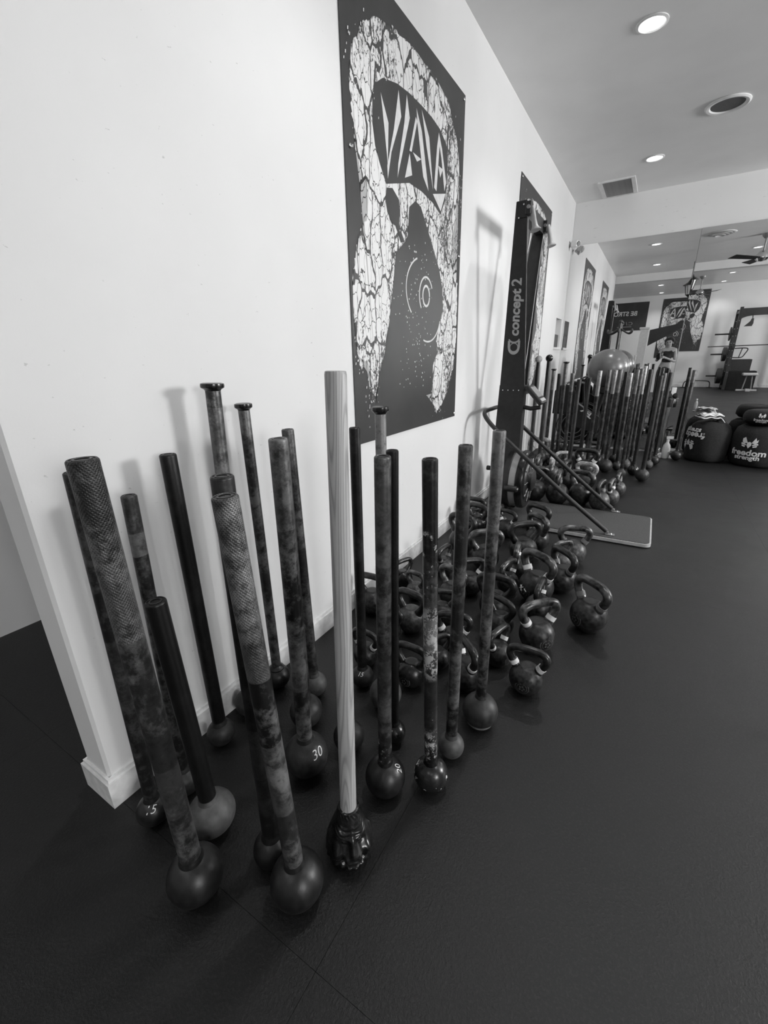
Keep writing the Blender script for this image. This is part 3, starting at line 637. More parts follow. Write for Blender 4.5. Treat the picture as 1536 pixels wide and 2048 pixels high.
# the maces standing behind the ski machine, by the mirror
SM = {'dark': shaft_mat('shaft_far_dark', [(0, .012), (.6, .018)], .06, seed=3), 'mot': shaft_mat('shaft_far_mottled', [(0, .02), (.3, .012), (.85, .14)], .22, seed=9),
      'pale': shaft_mat('shaft_far_pale', [(0, .02), (.45, .012), (.8, .40), (.98, .55)], .2, seed=14), 'mid': shaft_mat('shaft_far_mid', [(0, .015), (.5, .02), (.9, .16)], .18, seed=21),
      'wood': M['wood']}
BACK = [ # x, y, R, height, shaft radius, shaft, head, opt, label
 (0.17, 4.62, .045, 1.18, .019, 'dark', 'head_dark', dict(knob='handle_light'), 'dark pole with a pale round knob beside the far poster, leftmost of the rear group'),
 (0.19, 4.98, .045, 1.185, .021, 'dark', 'head_dark', dict(knob='iron_gloss'), 'dark pole topped by a glossy black ball, in front of the white wall'),
 (0.165, 5.44, .05, 1.08, .019, 'mot', 'head_mid', dict(flange=1), 'slim mottled rear mace with flared cap, right of the ball-topped pole'),
 (0.30, 5.45, .055, 1.155, .022, 'mid', 'head_mid', dict(flange=1), 'taller rear mace with wide flared cap below the wall niche'),
 (0.28, 5.22, .05, 1.04, .019, 'dark', 'head_dark', {}, 'dark rear mace just left of the taller flared one'),
 (0.42, 5.2, .05, 1.045, .021, 'mot', 'head_mid', {}, 'mottled rear mace right of the taller flared one'),
 (0.535, 4.80, .05, 1.00, .021, 'dark', 'head_dark', {}, 'plain dark rear mace, the shorter one in front of the air bike, left'),
 (0.60, 5.10, .05, 1.00, .020, 'dark', 'head_dark', {}, 'plain dark rear mace in front of the air bike, right of its twin'),
 (0.66, 5.30, .05, 1.065, .021, 'pale', 'head_dark', {}, 'rear mace with a pale tip left of the grey exercise ball'),
 (0.735, 5.50, .061, 1.07, .022, 'mot', 'head_dark', {}, 'mottled rear mace with a large black head under the left side of the ball'),
 (0.775, 5.70, .048, 1.06, .020, 'pale', 'head_mid', {}, 'rear mace with a pale bare lower shaft standing behind the air bike side'),
 (0.853, 5.212, .072, 1.08, .022, 'mot', 'head_mid', {}, 'rear mace with the biggest charcoal head, before the ball'),
 (0.90, 5.74, .05, 1.04, .021, 'dark', 'head_dark', {}, 'dark rear mace standing under the right side of the ball'),
 (1.025, 5.032, .044, 1.08, .018, 'mot', 'head_light', {}, 'slim rear mace with a small light grey head in front of its row'),
 (0.96, 5.36, .048, 1.04, .021, 'pale', 'head_mid', {}, 'rear mace with a long whitish upper shaft right of the ball'),
 (1.04, 5.495, .05, 1.08, .020, 'mid', 'head_light', {}, 'rear mace with a mottled pale head in the middle of the right-hand cluster'),
 (1.127, 5.189, .056, 1.08, .020, 'dark', 'iron_gloss', {}, 'dark rear mace with a glossy head catching a bright highlight'),
 (1.08, 5.72, .047, 1.10, .019, 'pale', 'head_dark', {}, 'thin pale-shafted rear mace deep in the right-hand cluster'),
 (1.215, 4.971, .063, 1.03, .021, 'dark', 'head_mid', {}, 'frontmost mace of the rear group, round charcoal head out on the floor'),
 (1.262, 5.588, .047, 1.03, .020, 'mot', 'head_light', {}, 'rear mace with a pale head right behind the frontmost one'),
 (1.315, 5.80, .057, 1.03, .021, 'dark', 'head_dark', {}, 'rightmost dark mace of the rear cluster beside the spray bottle'),
 (1.543, 6.20, .062, 1.04, .021, 'mid', 'head_dark', {}, 'single mace standing apart at the mirror, left of the sandbags'),
]
for i, (x, y, R, h, rs, sk, hm, op, lb) in enumerate(BACK):
    mace('B%d' % i, (x, y), (x + random.uniform(-.012, .012), y + random.uniform(-.012, .012), h), R, rs, SM[sk], 0, hm, op, lb, 'steel maces in the rear group', hi=False)

# ------------------------------------------------------------------ wooden mallet with a cast face
t_ = thing('wooden_mallet', 'tall pale wooden-handled mallet with a glossy black sculpted face for a head', 'mallet', (0.668, 0.602, 0))
d = Vector((0.026, 0.019, 1.204)); t_.rotation_mode = 'QUATERNION'; t_.rotation_quaternion = Vector((0, 0, 1)).rotation_difference(d.normalized())
bm = BM(); lathe(bm, [(0.0205, 0.125), (0.0195, 0.5), (0.0192, 0.9), (0.0195, 1.198), (0.0185, 1.2035), (0.0165, 1.2045), (0.0005, 1.2045)], 40); obj('handle', bm, M['wood'], t_, True, 40)
def G(x, s): return math.exp(-(x / s) ** 2)
def face_r(ph, z):
    # outline (radius by height)
    prof = [(0.0, 0.038), (0.008, 0.053), (0.022, 0.0605), (0.04, 0.0605), (0.06, 0.056), (0.08, 0.050), (0.10, 0.044), (0.12, 0.0375), (0.14, 0.031), (0.152, 0.0275), (0.158, 0.026)]
    for (za, ra), (zb, rb) in zip(prof, prof[1:]):
        if z <= zb: r = ra + (rb - ra) * max(0, (z - za)) / (zb - za); break
    else: r = prof[-1][1]
    a = abs(ph); z -= 0.014
    r += 0.015 * G(ph, 0.13 + 0.16 * max(0, min(1, (0.070 - z) / 0.035))) * G(z - 0.050, 0.017) + 0.008 * G(ph, 0.13) * G(z - 0.074, 0.018)
    r += 0.007 * (G(a - 0.27, 0.12) * G(z - 0.038, 0.009))                                   # nostrils
    r -= 0.013 * G(a - 0.47, 0.24) * G(z - 0.070, 0.012); r += 0.010 * G(a - 0.47, 0.16) * G(z - 0.070, 0.007)   # eyes
    r -= 0.003 * G(a - 0.47, 0.16) * G(z - 0.067, 0.0022)
    mask = G(a - 0.6, 0.45)
    r += 0.0026 * math.sin((z - 0.020 * a * a + 0.016 * a) * 2 * PI / 0.012) * mask * G(z - 0.096, 0.016)   # furrowed brow
    r += 0.006 * G(a - 0.5, 0.4) * G(z - 0.088 - 0.014 * (a - 0.5), 0.006)                        # brow ridge
    r += 0.010 * G(a - 0.72, 0.26) * G(z - 0.044, 0.014)                                      # cheeks
    r -= 0.012 * G(a - 0.5, 0.12) * G(z - 0.03, 0.012)                                        # folds beside the mouth
    r -= 0.014 * G(ph, 0.42) * G(z - 0.022 + 0.010 * ph * ph, 0.005); r += 0.007 * G(ph, 0.42) * G(z - 0.030 + 0.012 * ph * ph, 0.005); r += 0.009 * G(ph, 0.38) * G(z - 0.013 + 0.010 * ph * ph, 0.006)
    r += 0.003 * math.sin(ph * 22) * G(z - 0.004, 0.012) * (1 if a < 1.6 else 0.6)            # beard
    r += 0.0022 * math.sin((ph + 10 * z) * 15) * max(0, min(1, (a - 1.25) / 0.3)) * G(z - 0.06, 0.035)   # swept hair
    r += 0.013 * G(a - 1.45, 0.15) * G(z - 0.065, 0.022) - 0.008 * G(a - 1.45, 0.07) * G(z - 0.065, 0.011)  # ears
    r += 0.0010 * math.sin(ph * 20 + z * 300) * G(z - 0.136, 0.006)                             # rope collar
    return r
bm = BM(); nu, nv = 180, 120; rows = []
f0 = math.atan2(-0.60, 1.166 - 0.668) + 0.12      # towards the viewer, turned a little
for j in range(nv + 1):
    z = 0.158 * j / nv; row = []
    for i in range(nu):
        ph = -PI + 2 * PI * i / nu; r = face_r(ph, z); row.append(bm.verts.new((r * math.cos(ph - f0 * -1), r * math.sin(ph - f0 * -1), z)))
    rows.append(row)
for a, b in zip(rows, rows[1:]):
    for i in range(nu): bm.faces.new((a[i], a[(i + 1) % nu], b[(i + 1) % nu], b[i]))
bm.faces.new(rows[0]); bm.faces.new(rows[-1])
obj('face_head', bm, M['face_iron'], t_, True, 180)

# ------------------------------------------------------------------ kettlebells
KB = {'K1':(1.076,1.963,0.082,-40), 'K2':(0.924,1.414,0.063,0), 'K3':(0.901,1.698,0.077,46), 'K4':(0.784,1.510,0.057,74), 'K5':(0.716,1.324,0.066,-44), 'K6':(0.527,1.226,0.059,-2), 'K7':(0.359,1.544,0.068,-10), 'K8':(0.305,1.437,0.051,10), 'K9':(0.246,1.812,0.051,-13), 'K10':(0.122,1.898,0.054,69), 'K35':(0.114,1.588,0.069,4), 'K34':(0.304,1.239,0.053,-5), 'K25':(0.441,1.852,0.070,-15), 'K26':(0.593,1.486,0.065,14), 'K28':(0.460,1.675,0.058,23), 'K24':(0.731,1.716,0.063,-26), 'K23':(0.668,1.843,0.076,-0), 'K20':(0.652,2.124,0.060,74), 'K11':(0.806,2.100,0.089,-32), 'K12':(0.903,2.275,0.079,-44), 'K13':(0.901,2.671,0.078,20), 'K14':(0.856,2.539,0.060,52), 'K15':(0.628,2.546,0.085,39), 'K16':(0.647,2.313,0.067,98), 'K17':(0.663,2.760,0.080,-40), 'K18':(0.619,2.980,0.078,-25), 'K19':(0.456,2.326,0.082,29), 'K21':(0.479,2.000,0.068,39), 'K22':(0.269,2.137,0.060,83), 'K29':(0.146,3.000,0.071,-2), 'K30':(0.212,2.873,0.070,-12), 'K31':(0.244,2.488,0.086,-15), 'K32':(0.425,2.89,0.065,-20), 'K33':(0.338,3.02,0.058,95), 'K27':(0.856,1.938,0.066,89), 'K38':(0.576,1.370,0.050,53)}
KB2 = {'L1':(0.597,3.835,0.095,93), 'L2':(0.775,3.908,0.095,-29), 'L4':(0.933,3.830,0.080,79), 'L5':(1.001,4.003,0.073,82), 'L6':(1.036,4.329,0.069,82), 'L8':(0.691,4.894,0.096,-4), 'L9':(0.58,5.462,0.077,91), 'L10':(0.402,4.594,0.083,94), 'L11':(0.437,4.955,0.077,48), 'L12':(0.134,5.261,0.102,11), 'L13':(0.300,4.448,0.092,91), 'L14':(0.402,3.838,0.098,41), 'L15':(0.578,4.375,0.088,82), 'L3':(0.753,4.379,0.086,-20)}
# key -> (body, handle, tape, emblem, label)
KS = {
 'K1': ('iron', 'handle_worn', 'tape_dark', 1, 'black kettlebell standing apart on the open floor, rightmost of the near ones'),
 'K2': ('iron', 'handle_dark', 'tape', 1, 'small black kettlebell with white tape on both horns, frontmost on the open floor'),
 'K3': ('iron', 'handle_worn', 'tape', 1, 'black kettlebell with pale tape and worn handle, behind the frontmost one'),
 'K4': ('iron', 'handle_dark', 'tape', 1, 'small kettlebell with one white tape band showing, right of the rightmost front mace shaft'),
 'K5': ('iron', 'handle_dark', 'tape', 1, 'black kettlebell with white-taped horns between the two rightmost front maces'),
 'K6': ('iron_gloss', 'handle_dark', None, 1, 'glossy small kettlebell with ribbed body between the black slim mace and the chipped mace'),
 'K7': ('iron_grey', 'handle_dark', None, 0, 'smooth charcoal kettlebell with a thick handle, left of the chipped mace'),
 'K8': ('iron', 'handle_dark', None, 0, 'kettlebell mostly hidden behind the slim black mace'),
 'K9': ('iron_grey', 'handle_worn', None, 0, 'small grey kettlebell with an upright handle left of the chipped mace, above the smooth one'),
 'K10': ('iron_gloss', 'handle_dark', None, 0, 'glossy kettlebell touching the wall, second from the left along the baseboard'),
 'K35': ('iron', 'handle_dark', None, 0, 'dark kettlebell at the baseboard, leftmost against the wall'),
 'K34': ('iron', 'handle_dark', 'tape', 0, 'kettlebell with a white ring on its horn behind the mace marked 15'),
 'K25': ('iron', 'handle_worn', None, 0, 'kettlebell with a thick chalky handle between the chipped mace and the next mace'),
 'K26': ('iron', 'handle_dark', 'tape', 0, 'kettlebell with two white-taped horns crossed by the second-rightmost mace shaft'),
 'K28': ('iron', 'handle_dark', None, 0, 'dark kettlebell with a low straight handle behind the chipped mace'),
 'K24': ('iron', 'handle_dark', None, 0, 'kettlebell turned sideways right behind the rightmost front mace'),
 'K23': ('iron', 'handle_dark', None, 0, 'kettlebell with a broad dark handle crossed by the rightmost front mace shaft'),
 'K20': ('iron', 'handle_worn', 'tape', 0, 'small kettlebell seen edge-on with a shiny slanted handle in the middle of the pile'),
 'K11': ('iron', 'handle_worn', 'tape', 1, 'large kettlebell with white scribbled marking in the middle of the pile'),
 'K12': ('iron', 'handle_dark', 'tape_dark', 0, 'kettlebell with a wide black handle at the pile\'s right edge, behind the large marked one'),
 'K13': ('iron_grey', 'handle_worn', 'tape_dark', 1, 'grey kettlebell with a round emblem facing right, next to the ski machine platform'),
 'K14': ('iron_grey', 'handle_worn', None, 0, 'small grey kettlebell in front of the one with the round emblem'),
 'K15': ('iron', 'handle_dark', None, 0, 'kettlebell with a broad flat-topped handle facing the viewer, centre back of the pile'),
 'K16': ('iron', 'handle_worn', 'tape', 0, 'kettlebell with its handle edge-on in front of the broad flat-topped handle'),
 'K17': ('iron', 'handle_worn', None, 0, 'kettlebell with a speckled worn handle close to the platform edge'),
 'K18': ('iron', 'handle_dark', None, 0, 'kettlebell with a smooth black handle overlapping the platform, furthest of the near pile'),
 'K19': ('iron', 'handle_worn', None, 0, 'kettlebell with one chalky pale horn, crossed by the rightmost front mace grip'),
 'K21': ('iron', 'handle_dark', 'tape', 0, 'kettlebell with pale tape just left of the rightmost front mace shaft'),
 'K22': ('iron', 'handle_dark', 'tape_dark', 0, 'small taped kettlebell near the wall right of the chipped mace'),
 'K29': ('iron_gloss', 'handle_dark', None, 0, 'glossy kettlebell in the corner between wall and ski machine'),
 'K30': ('iron_gloss', 'handle_dark', None, 0, 'glossy kettlebell second from the ski machine along the wall'),
 'K31': ('iron', 'handle_dark', None, 0, 'big dark kettlebell by the wall, behind the second-rightmost mace grip'),
 'K32': ('iron', 'handle_dark', 'tape', 0, 'kettlebell left of the platform with a dark arched handle and bright body'),
 'K33': ('iron', 'handle_worn', None, 0, 'small kettlebell with upright edge-on handle touching the platform beside the ski machine foot'),
 'K27': ('iron', 'handle_dark', 'tape', 0, 'kettlebell with its handle edge-on directly in front of the large marked one'),
 'K38': ('iron', 'handle_dark', None, 0, 'kettlebell almost hidden between the chipped mace and its right neighbour'),
 'L1': ('iron', 'handle_worn', 'tape_dark', 0, 'large kettlebell beyond the platform beside the flywheel, handle edge-on'),
 'L2': ('iron', 'handle_worn', None, 0, 'big dark kettlebell with flaking pale handle beyond the platform'),
 'L4': ('iron_grey', 'handle_dark', 'tape_dark', 0, 'grey kettlebell beyond the platform at the foot of the far strut'),
 'L5': ('iron_grey', 'handle_worn', 'tape', 0, 'grey kettlebell beyond the platform, second from the right in its row'),
 'L6': ('iron_grey', 'handle_worn', 'tape_dark', 0, 'pale grey kettlebell at the right end of the row beyond the platform'),
 'L8': ('iron', 'handle_dark', 'tape', 0, 'kettlebell with a wide black ring-like handle in front of the rear maces'),
 'L9': ('iron_grey', 'handle_light', None, 0, 'kettlebell with a whitish upright handle among the rear mace shafts'),
 'L10': ('iron_grey', 'handle_light', None, 0, 'grey kettlebell with a bright edge-on handle between the two struts'),
 'L11': ('iron', 'handle_light', None, 0, 'kettlebell with a pale curved handle behind the far strut'),
 'L12': ('iron_grey', 'handle_light', None, 0, 'kettlebell with a whitish handle next to the wall under the rear poles'),
 'L13': ('iron', 'handle_worn', None, 0, 'kettlebell with an upright worn handle just right of the flywheel top'),
 'L14': ('iron', 'handle_dark', None, 0, 'dark kettlebell hidden behind the flywheel'),
 'L15': ('iron', 'handle_dark', None, 0, 'dark kettlebell under the far strut midway'),
 'L3': ('iron', 'handle_light', None, 0, 'kettlebell with a blotchy whitish handle in the row beyond the platform'),
}
KM = {}
def kb_mesh(kind):
    if kind in KM: return KM[kind]
    bm = BM()
    if kind == 'body':
        prof = [(0.45, 0.0), (0.55, 0.01)]; n = 22
        for k in range(1, n + 1):
            a = -PI / 2 + PI * k / n; z = 0.95 + 1.0 * math.sin(a); r = math.cos(a)
            if z > 0.05 and r > 0.56 or z > 0.95: prof.append((max(r, 0.001), min(z, 1.86)))
        lathe(bm, prof, 36)
    elif kind == 'handle':
        half = [(-0.52, 1.40), (-0.70, 1.74), (-0.94, 2.10), (-1.08, 2.46), (-0.98, 2.76), (-0.68, 2.92), (-0.27, 2.96)]
        pts = [(x, 0, z) for x, z in half] + [(-x, 0, z) for x, z in half[::-1]]
        p = smooth_path(pts, 4); n = len(p)
        rad = [0.24 + 0.07 * max(0, 1 - min(i, n - 1 - i) / 7.0) for i in range(n)]
        tube(bm, p, rad, 16)
    elif kind in ('tapeL', 'tapeR'):
        s = -1 if kind == 'tapeL' else 1
        a, b = Vector((s * 0.72, 0, 1.77)), Vector((s * 0.87, 0, 2.0))
        tube(bm, [a, a.lerp(b, 0.5), b], 0.274, 16)
    elif kind == 'emblem':
        for rr, w in ((0.42, 0.05), (0.30, 0.03)):
            ring_o, ring_i, n = [], [], 28
            for k in range(n):
                a = 2 * PI * k / n
                for lst, q in ((ring_o, rr), (ring_i, rr - w)):
                    x, z = q * math.cos(a), q * math.sin(a); y = -math.sqrt(max(0.0, 1.0 - x * x - z * z)) * 1.012
                    lst.append(bm.verts.new((x, y, 0.88 + z)))
            for k in range(n): bm.faces.new((ring_o[k], ring_o[(k + 1) % n], ring_i[(k + 1) % n], ring_i[k]))
        for k in range(5):
            a = k * 1.257; x, z = 0.13 * math.cos(a), 0.13 * math.sin(a); y = -math.sqrt(1 - x * x - z * z) * 1.015; s = 0.05
            bm.faces.new([bm.verts.new(q) for q in ((x - s, y, 0.88 + z - s), (x + s, y, 0.88 + z - s), (x + s, y, 0.88 + z + s), (x - s, y, 0.88 + z + s))])
    KM[kind] = finish(bm, kind, True, 60); return KM[kind]
def mesh_mat(kind, mname):
    key = kind + '|' + mname
    if key not in KM:
        KM[key] = kb_mesh(kind).copy(); KM[key].name = kind; KM[key].materials.append(M[mname])
    return KM[key]
CAMXY = Vector((1.166, 0.0))
def kettlebell(key, x, y, R, ang, group):
    bmn, hmn, tp, emb, lb = KS[key]
    a = math.radians(ang)
    v = CAMXY - Vector((x, y))
    if Vector((math.sin(a), -math.cos(a))).dot(v) < 0: a += PI       # emblem side (local -Y) faces the viewer
    t_ = thing('kettlebell', lb, 'kettlebell', (x, y, 0), a, group, R)
    obj('body', mesh_mat('body', bmn), None, t_); obj('handle', mesh_mat('handle', hmn), None, t_)
    if tp:
        obj('tape_band', mesh_mat('tapeL', tp), None, t_); obj('tape_band', mesh_mat('tapeR', tp), None, t_)
    if emb: obj('emblem', mesh_mat('emblem', 'emblem'), None, t_)
    return t_
for k, v in KB.items():
    t_ = kettlebell(k, *v, 'kettlebells in the near pile')
    if k == 'K11':
        bm = BM()
        for a, b in [((-0.35, 0.95), (-0.05, 1.15)), ((-0.3, 1.18), (-0.1, 0.88)), ((-0.2, 1.22), (-0.2, 0.85)), ((0.05, 1.1), (0.2, 0.95))]:
            pts = []
            for q in range(5):
                f_ = q / 4; xx = a[0] + (b[0] - a[0]) * f_; zz = a[1] + (b[1] - a[1]) * f_; pts.append((xx, -math.sqrt(max(0.0, 1 - xx * xx - (zz - 0.95) ** 2)) * 1.004, zz))
            tube(bm, pts, 0.022, 6)
        obj('white_marking', bm, M['paint_mark'], t_)
for k, v in KB2.items(): kettlebell(k, *v, 'kettlebells beyond the platform')

# ------------------------------------------------------------------ ski machine on its platform
CY = 3.42
t_ = thing('ski_machine', 'tall black ski training machine with a V-shaped frame and flywheel, standing on a platform', 'ski machine', (0, 0, 0))
def panel(s):
    # tapering side plate, from the foot of the V (z 1.0) to its top (z 2.15)
    ya, yb, th = CY + s * 0.045, CY + (0.32 if s > 0 else -0.21), 0.014
    bm = BM()
    hexa(bm, [(0.165, ya, 1.0), (0.345, ya, 1.0), (0.304, yb, 2.15), (0.240, yb, 2.15)], [(0.165, ya - s * th, 1.0), (0.345, ya - s * th, 1.0), (0.304, yb - s * th, 2.15), (0.240, yb - s * th, 2.15)])
    # front lip
    hexa(bm, [(0.345, ya, 1.0), (0.349, ya, 1.0), (0.308, yb, 2.15), (0.304, yb, 2.15)], [(0.345, ya - s * 0.022, 1.0), (0.349, ya - s * 0.022, 1.0), (0.308, yb - s * 0.022, 2.15), (0.304, yb - s * 0.022, 2.15)])
    return bm
near = obj('side_panel', panel(-1), M['black'], t_); obj('side_panel', panel(1), M['black'], t_)
bm = BM(); hexa(bm, [(0.13, CY - 0.047, 0.06), (0.352, CY - 0.047, 0.06), (0.352, CY + 0.047, 0.06), (0.13, CY + 0.047, 0.06)], [(0.163, CY - 0.047, 1.02), (0.347, CY - 0.047, 1.02), (0.347, CY + 0.047, 1.02), (0.163, CY + 0.047, 1.02)]); obj('stem', bm, M['black'], t_)
bm = BM(); box(bm, 0.20, 0.30, CY - 0.14, CY + 0.14, 0.0325, 0.065, bev=0.004); obj('foot_plate', bm, M['black'], t_)
bm = BM(); hexa(bm, [(0.255, CY - 0.208, 2.06), (0.312, CY - 0.208, 2.06), (0.312, CY + 0.318, 2.06), (0.255, CY + 0.318, 2.06)], [(0.243, CY - 0.21, 2.152), (0.306, CY - 0.21, 2.152), (0.306, CY + 0.32, 2.152), (0.243, CY + 0.32, 2.152)]); obj('top_bracket', bm, M['black'], t_)
for s in (-1, 1):
    y = CY + (0.30 if s > 0 else -0.19)
    bm = BM(); box(bm, 0.300, 0.336, y - 0.028, y + 0.028, 2.07, 2.145, bev=0.006); pb = obj('pulley_block', bm, M['black'], t_)
    bm = BM(); lathe(bm, [(0.0, -0.008), (0.011, -0.008), (0.011, 0.008), (0, 0.008)], 16, axis='Y', c=(0.322, y - 0.030, 2.11)); obj('pulley_cap', bm, M['grey_metal'], pb, True)
    # hanging handles with flared ends
    top = Vector((0.335, y, 2.115)); d = Vector((0.27, s * 0.05, -1)).normalized()
    prof = [(0.0, 0.0), (0.013, 0.0), (0.0155, 0.02), (0.015, 0.08), (0.018, 0.115), (0.028, 0.134), (0.034, 0.138), (0.032, 0.142), (0.0, 0.14)]
    bm = BM(); lathe(bm, prof, 20); h = obj('pull_handle', bm, mat('grey_rubber_grip', 0.3, 0.36, rough=0.5), t_, True)
    h.rotation_mode = 'QUATERNION'; h.location = top; h.rotation_quaternion = Vector((0, 0, 1)).rotation_difference(d)
    bm = BM(); tube(bm, [(0.312, y - s * 0.02, 2.06), (0.325, CY + s * 0.022, 1.12)], 0.0032, 6); obj('drive_cord', bm, M['grey_metal'], t_)
# lettering and emblem on the near side panel: reads upwards
PA, PB = Vector((0.255, CY - 0.0455, 1.0)), Vector((0.272, CY - 0.2105, 2.15))
pu = (PB - PA).normalized(); pl = Vector((-1, 0, 0)); pl = (pl - pu * pl.dot(pu)).normalized(); pn = pu.cross(pl) if pu.cross(pl).y < 0 else pl.cross(pu)
ORG = PA + pu * 0.365
me = text_mesh('concept', 0.092, 0.0030, 0.12, align='LEFT'); map_mesh(me, lambda c: ORG + pu * c.x + pl * c.y + pn * 0.0012); obj('lettering', me, M['grey_print'], t_)
w = max((v.co - ORG).dot(pu) for v in me.vertices)
me = text_mesh('2', 0.095, 0.002, 0.0, align='LEFT'); map_mesh(me, lambda c: ORG + pu * (w + 0.016 + c.x) + pl * c.y + pn * 0.0012); obj('lettering', me, M['grey_print'], t_)
bm = BM()
def dpoly(pts):
    bm.faces.new([bm.verts.new(ORG + pu * p[0] + pl * p[1] + pn * 0.0012) for p in pts])
for poly in arc_strip(-0.075, 0.0, 0.026, 0.026, PI * 0.5, PI * 1.5, 0.024, 12): dpoly(poly)
for poly in arc_strip(-0.075, 0.0, 0.026, 0.026, -PI * 0.5, PI * 0.5, 0.006, 12): dpoly(poly)
dpoly([(-0.075, 0.028), (-0.03, 0.028), (-0.03, 0.044), (-0.075, 0.044)]); dpoly([(-0.075, -0.028), (-0.03, -0.028), (-0.03, -0.044), (-0.075, -0.044)])
for poly in arc_strip(-0.006, 0.0, 0.03, 0.036, PI * 0.62, PI * 1.38, 0.012, 10): dpoly(poly)
obj('emblem', bm, M['grey_print'], t_)
for k in range(4):
    bm = BM(); lathe(bm, [(0.0, -0.003), (0.004, -0.0025), (0.0055, 0.0), (0.0055, 0.002)], 10, axis='Y', c=(0.19 + k * 0.04, CY - 0.047, 0.985)); obj('rivet', bm, M['chrome'], t_, True)
for x, z in [(0.288, 2.13), (0.262, 2.06)]:
    bm = BM(); lathe(bm, [(0.0, -0.003), (0.005, -0.0025), (0.006, 0.0), (0.006, 0.002)], 10, axis='Y', c=(x, CY - 0.21, z)); obj('rivet', bm, M['chrome'], t_, True)
# monitor on its arm
bm = BM(); tube(bm, [(0.34, CY, 0.86), (0.40, CY, 0.85), (0.47, CY, 0.862)], 0.016, 10); arm = obj('monitor_arm', bm, M['black'], t_, True)
bm = BM(); box(bm, -0.017, 0.017, -0.085, 0.085, -0.085, 0.085, bev=0.01); mo = obj('monitor', bm, M['black'], t_); mo.location = (0.43, CY, 0.95); mo.rotation_euler = (0, -0.75, 0)
bm = BM(); box(bm, 0.0175, 0.0185, -0.07, 0.07, -0.03, 0.065); obj('screen', bm, mat('grey_lcd', 0.25, 0.3, rough=0.2), mo)
bm = BM(); box(bm, 0.0175, 0.019, -0.07, 0.07, -0.07, -0.045); obj('button_strip', bm, M['grey_print'], mo)
# flywheel housing: lathe about X
fc = (0, CY, 0.295)
bm = BM(); lathe(bm, [(0.0, 0.27), (0.20, 0.27), (0.228, 0.285), (0.232, 0.30), (0.232, 0.325), (0.222, 0.33)], 56, axis='X', c=fc); obj('flywheel_back', bm, M['black'], t_, True, 40)
bm = BM(); lathe(bm, [(0.218, 0.326), (0.224, 0.33), (0.224, 0.378), (0.218, 0.382)], 56, axis='X', c=fc, cap=False); obj('perforated_band', bm, M['perf'], t_, True, 40)
bm = BM(); lathe(bm, [(0.222, 0.378), (0.232, 0.382), (0.232, 0.415), (0.222, 0.432), (0.19, 0.44), (0.17, 0.436)], 56, axis='X', c=fc, cap=False); obj('flywheel_front', bm, M['iron_gloss'], t_, True, 40)
bm = BM(); lathe(bm, [(0.17, 0.434), (0.165, 0.44), (0.14, 0.448), (0.135, 0.442), (0.09, 0.446), (0.085, 0.47), (0.05, 0.482), (0.0, 0.484)], 48, axis='X', c=fc); obj('fan_cover', bm, M['iron'], t_, True, 40)
for k in range(10):
    a = 2 * PI * k / 10; bm = BM(); tube(bm, [(0.447, CY + 0.088 * math.cos(a), 0.295 + 0.088 * math.sin(a)), (0.443, CY + 0.172 * math.cos(a), 0.295 + 0.172 * math.sin(a))], 0.004, 6); obj('grille_spoke', bm, M['grey_metal'], t_)
bm = BM(); lathe(bm, [(0.0, 0.31), (0.022, 0.31), (0.024, 0.315), (0.024, 0.40), (0.022, 0.405), (0.0, 0.405)], 20, axis='X', c=(0, CY - 0.245, 0.275)); kn = obj('damper_bracket', bm, M['black'], t_, True, 40)
bm = BM(); lathe(bm, [(0.0, 0.404), (0.012, 0.404), (0.015, 0.41), (0.012, 0.418), (0.0, 0.42)], 14, axis='X', c=(0, CY - 0.245, 0.275)); obj('bolt', bm, M['chrome'], kn, True)
# bent strut tube: up from the platform, round the back of the stem and down again
path = smooth_path([(1.046, 3.184, 0.055), (0.75, 3.162, 0.285), (0.34, 3.14, 0.625), (0.20, 3.138, 0.745), (0.13, 3.17, 0.81), (0.105, 3.25, 0.835), (0.103, CY, 0.838), (0.105, 3.59, 0.835), (0.13, 3.665, 0.81), (0.20, 3.695, 0.745), (0.34, 3.70, 0.625), (0.75, 3.715, 0.285), (1.039, 3.725, 0.055)], 6)
bm = BM(); tube(bm, path, 0.016, 14); st = obj('strut_tube', bm, M['black'], t_, True)
for y in (3.184, 3.725):
    bm = BM(); box(bm, 1.04, 1.10, y - 0.018, y + 0.018, 0.0325, 0.038, bev=0.002); box(bm, 1.035, 1.06, y - 0.012, y + 0.012, 0.036, 0.056, bev=0.003); fo = obj('strut_foot', bm, M['grey_metal'], t_)
    bm = BM(); lathe(bm, [(0.0, 0.038), (0.009, 0.038), (0.007, 0.044), (0.0, 0.046)], 10, c=(1.08, y, 0)); obj('bolt', bm, M['chrome'], fo, True)
bm = BM(); lathe(bm, [(0.0, -0.01), (0.018, -0.008), (0.02, 0.0), (0.018, 0.02), (0.0, 0.022)], 16, axis='X', c=(0.112, CY - 0.05, 0.37)); obj('side_knob', bm, M['black'], t_, True)
